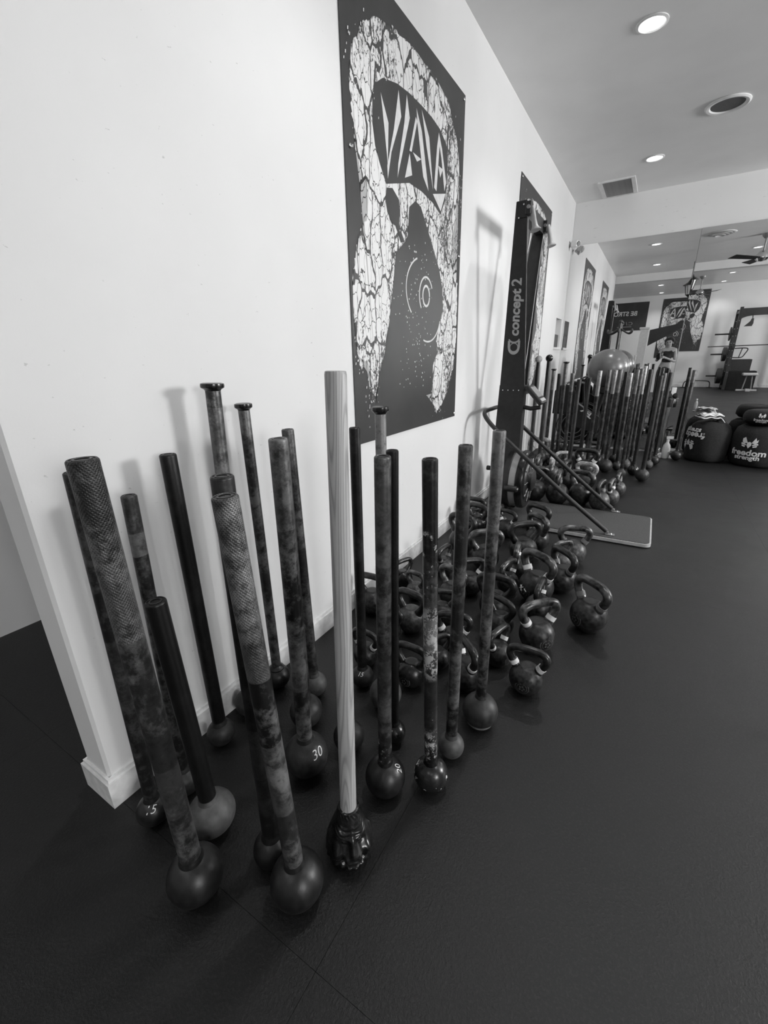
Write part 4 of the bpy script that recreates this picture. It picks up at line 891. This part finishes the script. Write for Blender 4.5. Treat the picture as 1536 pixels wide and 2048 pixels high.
# platform
def rrect(x0, x1, y0, y1, r, n=6):
    pts = [(x0, y0)]
    for cx, cy, a0 in ((x1 - r, y0 + r, -PI / 2), (x1 - r, y1 - r, 0)):
        for k in range(n + 1): pts.append((cx + r * math.cos(a0 + PI / 2 * k / n), cy + r * math.sin(a0 + PI / 2 * k / n)))
    return pts + [(x0, y1)]
t_ = thing('machine_platform', 'low grey-topped platform with a pale rounded edge under the ski machine', 'platform', (0, 0, 0))
bm = BM(); prism(bm, rrect(0.06, 1.322, 3.118, 3.722, 0.045), 0.006, 0.028); obj('board', bm, M['board_edge'], t_)
bm = BM(); prism(bm, rrect(0.06, 1.312, 3.126, 3.714, 0.04), 0.028, 0.032); obj('top_mat', bm, M['mat_grey'], t_)
bm = BM(); prism(bm, rrect(0.08, 1.29, 3.14, 3.70, 0.03), 0.0, 0.006); obj('base_pad', bm, M['black'], t_)

# ------------------------------------------------------------------ sandbags, towel, bottles, stand
def bag_profile(R, H):
    return [(R * 0.55, 0.0), (R * 0.86, 0.004), (R * 0.96, 0.03), (R * 1.0, H * 0.22), (R * 1.02, H * 0.5), (R * 0.98, H * 0.75), (R * 0.88, H * 0.92), (R * 0.7, H * 0.99), (R * 0.3, H * 1.0), (0.001, H)]
def sandbag(loc, R, H, label, seed):
    t_ = thing('sandbag', label, 'sandbag', loc, group='freedom strength sandbags')
    bm = BM(); lathe(bm, bag_profile(R, H), 56)
    rr = random.Random(seed); ph = [rr.uniform(0, 6.28) for _ in range(4)]
    for v in bm.verts:
        a = math.atan2(v.co.y, v.co.x); q = v.co.z / H
        k = 1 + 0.018 * math.sin(3 * a + ph[0]) * q + 0.012 * math.sin(7 * a + ph[1] + 5 * q) + 0.012 * math.sin(11 * a + ph[2]) * max(0, q - 0.6) * 2
        v.co.x *= k; v.co.y *= k
        if q > 0.8: v.co.z -= 0.02 * H * (1 + math.sin(2 * a + ph[3]))
    obj('cover', bm, M['black_soft'], t_, True, 60)
    return t_
def rad_at(prof, z):
    for (ra, za), (rb, zb) in zip(prof, prof[1:]):
        if za <= z <= zb and zb > za: return ra + (rb - ra) * (z - za) / (zb - za)
    return prof[4][0]
def wrap(me, R, prof, a0, z0, flip=False):
    def fn(c):
        u, v = (-c.x, -c.y) if flip else (c.x, c.y)
        z = z0 + v; r = rad_at(prof, z) * 1.035 + 0.006; a = a0 + u / R
        return Vector((r * math.cos(a), r * math.sin(a), z))
    return map_mesh(me, fn)
def leaf_emblem(s):
    """winged leaf badge"""
    me_bm = BM()
    polys = [[(-0.02, -0.35), (0.14, -0.1), (0.12, 0.12), (0.0, 0.2), (-0.14, 0.12), (-0.16, -0.1)]]
    for sx in (-1, 1):
        polys += [[(sx * 0.12, 0.1), (sx * 0.34, 0.55), (sx * 0.42, 0.30), (sx * 0.52, 0.42), (sx * 0.50, 0.18), (sx * 0.36, 0.02)],
                  [(sx * 0.18, -0.04), (sx * 0.52, 0.10), (sx * 0.56, -0.02), (sx * 0.22, -0.12)], [(sx * 0.24, -0.16), (sx * 0.5, -0.08), (sx * 0.48, -0.2), (sx * 0.26, -0.26)]]
    for p in polys: me_bm.faces.new([me_bm.verts.new((x * s, y * s, 0)) for x, y in p])
    bmesh.ops.triangulate(me_bm, faces=me_bm.faces[:]); bmesh.ops.subdivide_edges(me_bm, edges=me_bm.edges[:], cuts=2)
    me = bpy.data.meshes.new('badge'); me_bm.to_mesh(me); me_bm.free(); return me
def bag_print(t_, R, H, a0, z0, s, flip=False):
    prof = bag_profile(R, H); k = -1 if flip else 1
    obj('lettering', wrap(text_mesh('freedom', 0.118 * s, 0.0035 * s, 0.0), R, prof, a0, z0, flip), M['pale_print'], t_)
    obj('lettering', wrap(text_mesh('strength', 0.086 * s, 0.003 * s, 0.0), R, prof, a0, z0 - k * 0.068 * s, flip), M['pale_print'], t_)
    obj('badge', wrap(leaf_emblem(0.17 * s), R, prof, a0, z0 + k * 0.125 * s, flip), M['pale_print'], t_)
BA = (1.83, 6.365, 0)
t_ = sandbag(BA, 0.212, 0.47, 'round black sandbag with upside-down lettering and a towel on top', 1)
bag_print(t_, 0.212, 0.47, math.atan2(-BA[1], 1.166 - BA[0]) - 0.92, 0.315, 0.80, True)
BB = (2.302, 6.33, 0)
t_ = sandbag(BB, 0.25, 0.46, 'larger black sandbag with upright freedom strength lettering at the right edge', 2)
bag_print(t_, 0.25, 0.46, math.atan2(-BB[1], 1.166 - BB[0]) - 0.30, 0.165, 0.78, False)
t_ = sandbag((2.33, 6.34, 0.462), 0.225, 0.155, 'small black sandbag lying on top of the larger one', 3)
bag_print(t_, 0.225, 0.155, math.atan2(-BB[1], 1.166 - BB[0]) - 0.25, 0.06, 0.32, False)
# folded towel
bm = BM(); nx, ny = 22, 18; rows = []
for layer in range(3):
    rows = []
    for i in range(nx + 1):
        row = []
        for j in range(ny + 1):
            x = -0.125 + 0.25 * i / nx; y = -0.1 + 0.2 * j / ny
            z = 0.012 + layer * 0.018 + 0.008 * math.sin(9 * x * 6 + layer) * math.cos(40 * y) + (-0.05 * max(0, (x - 0.07) / 0.055) if layer == 0 else 0)
            row.append(bm.verts.new((x * (1 - 0.13 * layer) + 0.008 * math.sin(20 * y), y * (1 - 0.1 * layer), z)))
        rows.append(row)
    for i in range(nx):
        for j in range(ny): bm.faces.new((rows[i][j], rows[i + 1][j], rows[i + 1][j + 1], rows[i][j + 1]))
me = finish(bm, 'folded_towel', True); o = obj('folded_towel', me, M['towel']); o.location = (1.80, 6.31, 0.507); o.rotation_euler = (0, 0, 0.35)
md = o.modifiers.new('thickness', 'SOLIDIFY'); md.thickness = 0.008
tag(o, 'crumpled white towel folded on the left sandbag', 'towel')
# spray bottle on a sheet of paper
t_ = thing('spray_bottle', 'white spray bottle standing on the floor beside the rear maces', 'bottle', (1.432, 6.29, 0))
bm = BM(); lathe(bm, [(0.0, 0.0), (0.04, 0.0), (0.043, 0.01), (0.043, 0.12), (0.036, 0.16), (0.018, 0.19), (0.015, 0.21), (0.0, 0.21)], 24); obj('body', bm, M['white'], t_, True)
bm = BM(); lathe(bm, [(0.0, 0.205), (0.018, 0.205), (0.018, 0.23), (0.0, 0.232)], 16); box(bm, -0.02, 0.055, -0.012, 0.012, 0.235, 0.268, bev=0.004); obj('sprayer', bm, M['white'], t_)
bm = BM(); tube(bm, [(0.03, 0, 0.24), (0.045, 0, 0.215), (0.04, 0, 0.2)], 0.006, 8); obj('trigger', bm, M['black'], t_)
bm = BM(); tube(bm, [(-0.01, 0.0, 0.27), (0.0, 0.0, 0.275), (0.03, 0.02, 0.30), (0.05, 0.03, 0.305)], 0.006, 6); obj('nozzle', bm, M['black'], t_)
bm = BM(); hexa(bm, [(-0.10, -0.09, 0.0005), (0.17, -0.07, 0.0005), (0.16, 0.12, 0.0005), (-0.12, 0.10, 0.0005)], [(-0.10, -0.09, 0.0015), (0.17, -0.07, 0.0015), (0.16, 0.12, 0.0015), (-0.12, 0.10, 0.0015)])
o = obj('paper_sheet', bm, M['white']); o.location = (1.43, 6.36, 0); tag(o, 'sheet of white paper on the floor under the spray bottle', 'paper')
# pedestal with a metal bucket
t_ = thing('pedestal_bucket', 'shiny metal bucket on a slim pole stand by the mirror', 'stand', (1.385, 6.47, 0))
bm = BM(); lathe(bm, [(0.0, 0.0), (0.09, 0.0), (0.092, 0.006), (0.03, 0.016), (0.011, 0.03), (0.011, 0.60), (0.0, 0.60)], 24); obj('pole', bm, M['chrome'], t_, True)
bm = BM(); lathe(bm, [(0.0, 0.60), (0.062, 0.60), (0.066, 0.605), (0.078, 0.70), (0.082, 0.703), (0.076, 0.706), (0.06, 0.62), (0.0, 0.615)], 28); obj('bucket', bm, M['chrome'], t_, True)
for k, (dx, dy, s) in enumerate([(-0.034, -0.02, 0.038), (0.034, -0.01, 0.034)]):
    bm = BM(); bmesh.ops.create_icosphere(bm, subdivisions=3, radius=s)
    for v in bm.verts: v.co *= 1 + 0.14 * math.sin(v.co.x * 90 + k) * math.cos(v.co.y * 80); v.co.z *= 0.9
    o = obj('glove', bm, M['black_soft'], None, True); o.location = (1.385 + dx, 6.47 + dy, 0.735); tag(o, ['crumpled black glove in the metal bucket, left of the pair', 'crumpled black glove in the metal bucket, right of the pair'][k], 'glove', 'gloves in the bucket')
o = boxm('tissue_box', (1.375, 1.425, 6.50, 6.54, 0.7065, 0.83), M['white'], bev=0.003); tag(o, 'upright white box standing in the metal bucket', 'box')
# clear water bottle (mirror only)
t_ = thing('water_bottle', 'small clear water bottle on the floor, seen in the mirror above the sandbag', 'bottle', (2.02, 1.79, 0))
bm = BM(); lathe(bm, [(0.0, 0.0), (0.03, 0.0), (0.033, 0.01), (0.033, 0.13), (0.026, 0.165), (0.013, 0.19), (0.013, 0.205), (0.0, 0.205)], 20); obj('body', bm, M['clear'], t_, True)
bm = BM(); lathe(bm, [(0.0, 0.205), (0.016, 0.205), (0.016, 0.225), (0.0, 0.227)], 16); obj('cap', bm, M['white'], t_, True)

# ------------------------------------------------------------------ air bike with the exercise ball, coat stand
t_ = thing('air_bike', 'black air bike with a sloping printed guard, hidden behind the rear maces', 'exercise bike', (0, 0, 0))
ply_o = boxm('plywood_board', (0.12, 0.72, 5.86, 6.41, 0.0, 0.018), M['ply']); tag(ply_o, 'grey plywood board on the floor under the air bike', 'board')
bz = 0.018
for x in (0.20, 0.66):
    bm = BM(); tube(bm, [(x, 5.95, bz + 0.025), (x, 6.36, bz + 0.025)], 0.025, 12); obj('foot_bar', bm, M['black'], t_, True)
bm = BM(); tube(bm, [(0.20, 6.15, bz + 0.03), (0.66, 6.15, bz + 0.03)], 0.03, 12); tube(bm, [(0.52, 6.15, bz + 0.03), (0.66, 6.06, 0.79)], 0.026, 12); tube(bm, [(0.34, 6.15, bz + 0.05), (0.33, 6.10, 0.86)], 0.025, 12); obj('frame', bm, M['black'], t_, True)
bm = BM(); lathe(bm, [(0.0, -0.04), (0.21, -0.04), (0.22, -0.02), (0.22, 0.02), (0.21, 0.04), (0.0, 0.04)], 36, axis='Y', c=(0.36, 6.15, 0.36)); obj('fan_wheel', bm, M['black_soft'], t_, True, 40)
for k in range(3):
    for sd_ in (-1, 1):
        bm = BM(); R_ = 0.10 + 0.05 * k
        tube(bm, [(0.36 + R_ * math.cos(2 * PI * q / 24), 6.15 + sd_ * 0.05, 0.36 + R_ * math.sin(2 * PI * q / 24)) for q in range(25)], 0.005, 6, cap=False); obj('cage_ring', bm, M['grey_metal'], t_, True)
bm = BM(); hexa(bm, [(0.30, 5.95, 0.40), (0.66, 5.95, 0.30), (0.66, 5.95, 0.50), (0.36, 5.95, 0.70)], [(0.30, 5.99, 0.40), (0.66, 5.99, 0.30), (0.66, 5.99, 0.50), (0.36, 5.99, 0.70)]); gd = obj('guard', bm, M['black'], t_)
me = text_mesh('XEL', 0.088, 0.004, 0.0); map_mesh(me, lambda c: Vector((0.515 + c.x * 0.80 + c.y * 0.5, 5.9485, 0.545 - c.x * 0.62 + c.y * 0.80))); obj('lettering', me, M['pale_print'], gd)
bm = BM(); hexa(bm, [(0.40, 5.9485, 0.655), (0.56, 5.9485, 0.545), (0.567, 5.9485, 0.558), (0.407, 5.9485, 0.668)], [(0.40, 5.95, 0.655), (0.56, 5.95, 0.545), (0.567, 5.95, 0.558), (0.407, 5.95, 0.668)]); obj('stripe', bm, M['grey_print'], gd)
bm = BM(); lathe(bm, [(0.0, 0.785), (0.09, 0.78), (0.115, 0.795), (0.11, 0.835), (0.08, 0.848), (0.0, 0.845)], 28, c=(0.675, 6.02, 0)); obj('seat', bm, M['black_soft'], t_, True)
for sd_ in (-1, 1):
    bm = BM(); tube(bm, smooth_path([(0.38, 6.15 + sd_ * 0.09, 0.25), (0.34, 6.15 + sd_ * 0.13, 0.62), (0.32, 6.15 + sd_ * 0.17, 0.86), (0.36, 6.15 + sd_ * 0.15, 0.93)], 5), 0.014, 10); obj('arm_lever', bm, M['black'], t_, True)
    bm = BM(); box(bm, 0.46 - sd_ * 0.08, 0.54 - sd_ * 0.08, 6.15 + sd_ * 0.12 - 0.045, 6.15 + sd_ * 0.12 + 0.045, 0.28, 0.305, bev=0.004); obj('pedal', bm, M['black'], t_)
bm = BM(); tube(bm, smooth_path([(0.24, 5.97, 0.90), (0.30, 5.96, 0.925), (0.38, 5.97, 0.915), (0.44, 5.99, 0.90)], 5), 0.013, 10); obj('handlebar', bm, M['grey_metal'], t_, True)
# dark jacket hung over the bars
bm = BM(); rows = []
for i in range(25):
    row = []
    for j in range(13):
        u = i / 24; v = j / 12
        x = 0.115 + 0.27 * u; z = 0.89 - 0.36 * v - 0.10 * (abs(u - 0.45) * 2) ** 2 * (1 - v); y = 5.925 + 0.02 * math.sin(u * 19) * (0.3 + v) - 0.015 * v
        row.append(bm.verts.new((x, y, z)))
    rows.append(row)
for i in range(24):
    for j in range(12): bm.faces.new((rows[i][j], rows[i + 1][j], rows[i + 1][j + 1], rows[i][j + 1]))
me = finish(bm, 'hanging_jacket', True); o = obj('hanging_jacket', me, M['black_soft']); md = o.modifiers.new('thickness', 'SOLIDIFY'); md.thickness = 0.025
tag(o, 'black jacket hanging over the air bike bars by the white wall', 'jacket')
t_ = thing('exercise_ball', 'large shiny grey exercise ball resting on the air bike seat', 'ball', (0.675, 6.02, 0.846))
bm = BM(); bmesh.ops.create_uvsphere(bm, u_segments=64, v_segments=40, radius=0.228)
for v in bm.verts: v.co.z = v.co.z * 0.96 + 0.225
obj('shell', bm, M['ball'], t_, True, 180)
bm = BM(); lathe(bm, [(0.0, 0.0), (0.012, 0.0), (0.012, 0.004), (0.0, 0.005)], 16); o = obj('valve', bm, M['white'], t_, True); o.location = (0.0, -0.04, 0.44)
for k in range(3):
    bm = BM(); zc = 0.225 + (k - 1) * 0.06; rr = math.sqrt(0.228 ** 2 - ((zc - 0.225) / 0.96) ** 2)
    lathe(bm, [(rr - 0.002, zc - 0.002), (rr + 0.0012, zc), (rr - 0.002, zc + 0.002)], 64, cap=False); obj('rib', bm, M['ball'], t_, True, 180)
t_ = thing('coat_stand', 'dark coat stand with curved hooks rising behind the ball', 'coat stand', (0.70, 6.522, 0))
bm = BM(); tube(bm, [(0, 0, 0.03), (0, 0, 1.60)], 0.016, 12); obj('pole', bm, M['black'], t_, True)
bm = BM(); lathe(bm, [(0.0, 0.0), (0.10, 0.0), (0.10, 0.02), (0.03, 0.04), (0.0, 0.04)], 24); obj('base', bm, M['black'], t_, True)
for k in range(3):
    a = (0.0, PI, -PI / 2)[k]; c_, s_ = math.cos(a), math.sin(a)
    bm = BM(); tube(bm, smooth_path([(0, 0, 1.54), (0.05 * c_, 0.05 * s_, 1.50), (0.10 * c_, 0.10 * s_, 1.475), (0.13 * c_, 0.13 * s_, 1.49), (0.135 * c_, 0.135 * s_, 1.525)], 4), 0.009, 8); obj('hook', bm, M['black'], t_, True)
bm, _ = sphere_head(0.022, 1.0, 16); o = obj('finial', bm, M['black'], t_, True); o.location = (0, 0, 1.59)

# ------------------------------------------------------------------ things behind the camera, seen in the mirror
t_ = thing('newel_post', 'white square post with a cap, seen in the mirror right of the ball', 'post', (0.725, -1.74, 0))
boxm('shaft', (-0.10, 0.10, -0.10, 0.10, 0, 1.88), M['white'], t_); boxm('cap', (-0.125, 0.125, -0.125, 0.125, 1.88, 1.935), M['greywall'], t_, bev=0.01)
bm = BM(); prism(bm, [(0.855, 1.44), (1.60, 1.87), (1.60, 2.01), (0.855, 1.86)], -1.76, -1.72, 'XZ'); o = obj('sloping_board', bm, M['poster']); tag(o, 'dark sloping board beside the white post in the mirror', 'board')
o = boxm('thin_pole', (1.612, 1.632, -1.75, -1.73, 0, 2.02), M['greywall']); tag(o, 'thin pale pole at the end of the sloping board in the mirror', 'pole')
# squat rack (real y = 2*YM - virtual y)
RY = -3.45
t_ = thing('squat_rack', 'black squat rack with an overhead beam, seen at the right of the mirror', 'rack', (0, 0, 0))
for x in (2.99, 4.25):
    for y in (RY, RY - 0.62):
        bm = BM(); box(bm, x - 0.038, x + 0.038, y - 0.038, y + 0.038, 0.0, 2.26 if y == RY else 2.22); up = obj('upright', bm, M['black'], t_)
        for k in range(8):
            bm = BM(); lathe(bm, [(0.0, -0.001), (0.012, -0.001), (0.012, 0.001), (0, 0.001)], 8, axis='Y', c=(x, y + 0.039, 0.5 + k * 0.2)); obj('hole', bm, M['grey_metal'], up)
    bm = BM(); box(bm, x - 0.03, x + 0.03, RY - 0.58, RY - 0.04, 2.1, 2.17); obj('side_beam', bm, M['black'], t_)
    bm = BM(); box(bm, x - 0.03, x + 0.03, RY - 0.58, RY - 0.04, 0.03, 0.1); obj('base_beam', bm, M['black'], t_)
bm = BM(); n = 14; top = [(2.95 + (4.29 - 2.95) * k / n, 2.215) for k in range(n + 1)]; bot = [(4.29 - (4.29 - 2.95) * k / n, 2.02 - 0.14 * abs(2 * k / n - 1) ** 6) for k in range(n + 1)]
prism(bm, top + bot, RY + 0.04, RY + 0.075, 'XZ'); obj('overhead_beam', bm, M['black'], t_)
for x in (2.99, 4.25):
    bm = BM(); box(bm, x - 0.035, x + 0.035, RY + 0.04, RY + 0.14, 1.17, 1.20); box(bm, x - 0.035, x + 0.035, RY + 0.12, RY + 0.14, 1.20, 1.26); obj('bar_hook', bm, M['black'], t_)
for z in (1.56, 1.0, 0.38):
    bm = BM(); tube(bm, [(2.95, RY - 0.3, z), (2.52, RY - 0.3, z)], 0.022, 10); obj('plate_peg', bm, M['black'], t_, True)
bm = BM(); tube(bm, [(2.38, RY + 0.09, 1.222), (4.6, RY + 0.09, 1.25)], 0.014, 10); o = obj('barbell', bm, mat('dark_bar_steel', 0.05, 0.1, rough=0.4, metal=0.6), None, True); tag(o, 'long bare barbell racked across the squat rack in the mirror', 'barbell')
for i, (z, R_, w, lb) in enumerate([(1.56, 0.19, 0.03, 'thin dark weight plate on the top peg of the rack in the mirror'), (1.0, 0.20, 0.09, 'dark bumper plate on the middle peg of the rack in the mirror'), (0.38, 0.225, 0.12, 'large dark bumper plate on the lowest peg of the rack in the mirror')]):
    bm = BM(); lathe(bm, [(0.026, 0.0), (R_ * 0.5, 0.0), (R_ * 0.55, -w * 0.12), (R_, 0.0), (R_, w), (R_ * 0.55, w * 1.12), (R_ * 0.5, w), (0.026, w), (0.026, 0.0)], 32, axis='X', cap=False); o = obj('weight_plate', bm, M['black'], None, True); o.location = (2.90 - w, RY - 0.3, z); tag(o, lb, 'weight plate', 'plates on the squat rack')
t_ = thing('dip_handle', 'black triangular dip bar attached to the squat rack in the mirror', 'dip bar', (3.03, RY + 0.06, 0))
bm = BM(); tube(bm, smooth_path([(0.0, 0.0, 1.16), (0.24, 0.0, 1.165), (0.31, 0.0, 1.13), (0.27, 0.0, 1.02), (0.20, 0.0, 0.915), (0.0, 0.0, 0.91)], 6), 0.014, 8); obj('loop', bm, M['black'], t_, True)
bm = BM(); tube(bm, [(0.18, 0, 1.16), (0.14, 0, 0.915)], 0.012, 8); obj('crossbar', bm, M['black'], t_, True)
t_ = thing('hanging_weight', 'small black bell-shaped weight hanging under the rack beam in the mirror', 'weight', (3.24, RY + 0.135, 1.74))
bm = BM(); prism(bm, [(-0.13, 0.0), (0.04, 0.0), (0.06, 0.07), (0.05, 0.2), (0.01, 0.2), (-0.01, 0.13)], -0.05, 0.05, 'XZ'); obj('body', bm, M['black'], t_)
bm = BM(); tube(bm, [(0.03, 0, 0.19), (0.02, -0.045, 0.30)], 0.01, 8); obj('strap', bm, M['black'], t_)
o = boxm('plyo_box', (3.05, 3.58, -4.36, -3.95, 0.0, 0.84), M['black'], bev=0.004); tag(o, 'tall black plyo box against the far wall in the mirror', 'plyo box')
o = boxm('plyo_box', (3.05, 3.70, -3.94, -3.56, 0.0, 0.52), M['black_soft'], bev=0.004); tag(o, 'low black plyo box in front of the tall one in the mirror', 'plyo box')
t_ = thing('weight_bench', 'pale-topped weight bench in front of the black boxes in the mirror', 'bench', (3.50, -3.2, 0))
boxm('pad', (-0.17, 0.17, -0.13, 0.13, 0.42, 0.49), M['board_edge'], t_, bev=0.02)
for x in (-0.1, 0.1):
    bm = BM(); tube(bm, [(x * 0.6, 0, 0.42), (x, 0, 0.04)], 0.018, 8); obj('leg', bm, M['grey_metal'], t_, True)
boxm('base_bar', (-0.24, 0.24, -0.02, 0.02, 0.0, 0.04), M['board_edge'], t_); boxm('front_foot', (-0.04, 0.06, 0.04, 0.22, 0.0, 0.06), M['board_edge'], t_)
t_ = thing('floor_hoop', 'dark low hurdle bar by the far wall in the mirror', 'bar', (2.35, -4.1, 0))
bm = BM(); tube(bm, smooth_path([(-0.35, 0.0, 0.012), (-0.33, 0, 0.16), (-0.22, 0, 0.21), (0.22, 0, 0.21), (0.33, 0, 0.16), (0.35, 0, 0.012)], 5), 0.014, 8); obj('hoop', bm, M['black'], t_, True)
boxm('foot', (-0.42, -0.28, -0.1, 0.1, 0, 0.02), M['black'], t_); boxm('foot', (0.28, 0.42, -0.1, 0.1, 0, 0.02), M['black'], t_)

# ------------------------------------------------------------------ the person holding the camera phone (seen in the mirror)
def skin_mesh(name, verts, edges, radii, root=0, levels=2):
    me = bpy.data.meshes.new(name); me.from_pydata([Vector(v) for v in verts], edges, [])
    o = bpy.data.objects.new(name, me); COL.objects.link(o)
    o.modifiers.new('skin', 'SKIN')
    if not me.skin_vertices: me.skin_vertices.new()
    for i, r in enumerate(radii):
        rr = r if isinstance(r, tuple) else (r, r)
        me.skin_vertices[0].data[i].radius = rr; me.skin_vertices[0].data[i].use_root = (i == root)
    sd = o.modifiers.new('sub', 'SUBSURF'); sd.levels = levels; sd.render_levels = levels
    dg = bpy.context.evaluated_depsgraph_get(); out = bpy.data.meshes.new_from_object(o.evaluated_get(dg))
    bpy.data.objects.remove(o); out.name = name
    for p in out.polygons: p.use_smooth = True
    return out
pt = thing('person', 'person in dark sleeveless top and trousers, head bowed over a phone, in the mirror', 'person', (1.36, -0.46, 0))
J = {'pel': (-0.01, 0, .92), 'waist': (0.0, 0.0, 1.06), 'chest': (0.01, 0.0, 1.24), 'ubk': (0.01, 0.01, 1.33), 'neck': (0.0, 0.03, 1.385), 'jaw': (-0.01, 0.08, 1.43), 'head': (-0.01, 0.075, 1.49), 'crown': (0.0, 0.045, 1.545),
     'shR': (0.155, 0.0, 1.305), 'elR': (0.19, 0.06, 1.03), 'wrR': (-0.015, 0.27, 1.12), 'haR': (-0.075, 0.315, 1.145),
     'shL': (-0.135, 0.01, 1.305), 'elL': (-0.215, 0.07, 1.06), 'wrL': (-0.165, 0.28, 1.11), 'haL': (-0.15, 0.335, 1.135),
     'hpR': (0.075, 0, .88), 'knR': (0.085, 0.02, .48), 'anR': (0.09, -0.02, .08), 'toR': (0.095, 0.13, .035),
     'hpL': (-0.095, 0, .88), 'knL': (-0.10, 0.02, .48), 'anL': (-0.105, -0.02, .08), 'toL': (-0.115, 0.13, .035)}
RD = {'pel': (.13, .10), 'waist': (.115, .085), 'chest': (.135, .095), 'ubk': (.12, .075), 'neck': .048, 'jaw': .062, 'head': (.082, .088), 'crown': .06, 'shR': .055, 'elR': .038, 'wrR': .026, 'haR': .032, 'shL': .055, 'elL': .038, 'wrL': .026, 'haL': .032,
      'hpR': .085, 'knR': .055, 'anR': .04, 'toR': .035, 'hpL': .085, 'knL': .055, 'anL': .04, 'toL': .035}
names = list(J); idx = {n: i for i, n in enumerate(names)}
verts = [J[n] for n in names]; radii = [RD[n] for n in names]
E_ = [('pel', 'waist'), ('waist', 'chest'), ('chest', 'ubk'), ('ubk', 'neck'), ('neck', 'jaw'), ('jaw', 'head'), ('head', 'crown'), ('ubk', 'shR'), ('shR', 'elR'), ('elR', 'wrR'), ('wrR', 'haR'), ('ubk', 'shL'), ('shL', 'elL'), ('elL', 'wrL'), ('wrL', 'haL'), ('pel', 'hpR'), ('hpR', 'knR'), ('knR', 'anR'), ('anR', 'toR'), ('pel', 'hpL'), ('hpL', 'knL'), ('knL', 'anL'), ('anL', 'toL')]
edges = [(idx[a], idx[b]) for a, b in E_]
# fingers curl round the phone edges
def finger(root, pts, r):
    prev = idx[root]
    for p in pts:
        verts.append(p); radii.append(r); edges.append((prev, len(verts) - 1)); prev = len(verts) - 1
for s, hand in ((1, 'haR'), (-1, 'haL')):
    hx, hy, hz = J[hand]; inn = -s
    for k in range(4):
        z = hz + 0.026 - k * 0.017
        finger(hand, [(hx + inn * 0.004, hy + 0.040, z), (hx + inn * 0.016, hy + 0.062, z - 0.003), (hx + inn * 0.034, hy + 0.060, z - 0.006)], 0.0078)
    finger(hand, [(hx + inn * 0.022, hy + 0.008, hz + 0.022), (hx + inn * 0.034, hy + 0.024, hz + 0.036)], 0.009)
body = skin_mesh('body', verts, edges, radii)
obj('body', body, M['skin'], pt)
# face features and hair
bm = BM(); c0 = Vector((-0.012, 0.165, 1.462))
for dx in (-0.034, 0.034):
    r = bmesh.ops.create_uvsphere(bm, u_segments=10, v_segments=8, radius=0.012)
    for v in r['verts']: v.co = Vector((v.co.x * 1.3, v.co.y * 0.6, v.co.z * 0.8)) + c0 + Vector((dx, -0.012, 0.032))
obj('eyes', bm, M['hair'], pt, True)
bm = BM(); solid(bm, [(-0.026, 0.158, 1.448), (0.002, 0.158, 1.448), (-0.012, 0.186, 1.452), (-0.012, 0.160, 1.492)], [(0, 1, 2), (1, 3, 2), (3, 0, 2), (0, 3, 1)]); obj('nose', bm, M['skin'], pt, True)
bm = BM(); box(bm, -0.034, 0.010, 0.146, 0.160, 1.424, 1.430, bev=0.002); obj('mouth', bm, mat('lip', 0.14, 0.18), pt)
for sx in (-1, 1):
    bm = BM(); r = bmesh.ops.create_uvsphere(bm, u_segments=10, v_segments=8, radius=0.028)
    for v in r['verts']: v.co = Vector((v.co.x * 0.35, v.co.y * 0.7, v.co.z)) + Vector((-0.01 + sx * 0.088, 0.065, 1.478))
    obj('ear', bm, M['skin'], pt, True)
bm = BM(); r = bmesh.ops.create_icosphere(bm, subdivisions=4, radius=1.0)
for v in bm.verts:
    n = v.co.normalized(); k = 1 + 0.05 * math.sin(n.x * 14 + n.z * 9) * math.cos(n.y * 11)
    p = Vector((n.x * 0.108, n.y * 0.112, n.z * 0.098)) * k + Vector((0.0, 0.035, 1.53))
    if n.y > 0.2 and n.z < 0.15: p.y = min(p.y, 0.09); p.z = max(p.z, 1.515)
    if n.y < 0 and n.z < 0: p.z -= 0.05
    v.co = p
obj('hair', bm, M['hair'], pt, True)
tv = [J['pel'], (0, 0, .985), J['waist'], (0.005, 0, 1.15), J['chest'], (0.01, 0.008, 1.305), (0.085, 0.005, 1.345), (-0.068, 0.008, 1.345)]
obj('sleeveless_top', skin_mesh('sleeveless_top', tv[1:], [(0, 1), (1, 2), (2, 3), (3, 4), (4, 5), (4, 6)], [(.132, .098), (.126, .096), (.138, .102), (.148, .106), (.128, .086), .036, .036], 2), M['cloth'], pt)
lv = [(-0.01, 0, .99), J['pel'], J['hpR'], J['knR'], (0.09, -0.015, .10), J['hpL'], J['knL'], (-0.105, -0.015, .10)]
obj('trousers', skin_mesh('trousers', lv, [(0, 1), (1, 2), (2, 3), (3, 4), (1, 5), (5, 6), (6, 7)], [(.125, .1), (.142, .112), .098, .072, .06, .098, .072, .06], 1), M['trouser'], pt)
for sx, x in ((1, 0.095), (-1, -0.115)):
    bm = BM(); box(bm, x - 0.045, x + 0.045, -0.08, 0.19, 0.0, 0.085, bev=0.03); obj('shoe', bm, M['cloth'], pt)
bm = BM(); tube(bm, [(-0.002 + 0.03 * math.cos(a) * 0.72, 0.257 + 0.0, 1.114 + 0.03 * math.sin(a)) for a in [2 * PI * k / 16 for k in range(17)]], 0.006, 6, cap=False); obj('wristband', bm, M['cloth'], pt)
t_ = thing('phone', 'dark phone held in front of the person in the mirror', 'phone', (1.166, -0.055, 1.165))
bm = BM(); box(bm, -0.037, 0.037, -0.0045, 0.0045, -0.078, 0.078, bev=0.003); o = obj('case', bm, M['iron_gloss'], t_); 
bm = BM(); box(bm, -0.034, -0.008, 0.0046, 0.0065, 0.04, 0.072, bev=0.001); obj('lens_bump', bm, M['black'], o)
t_.rotation_euler = (-0.25, 0, 0.3)
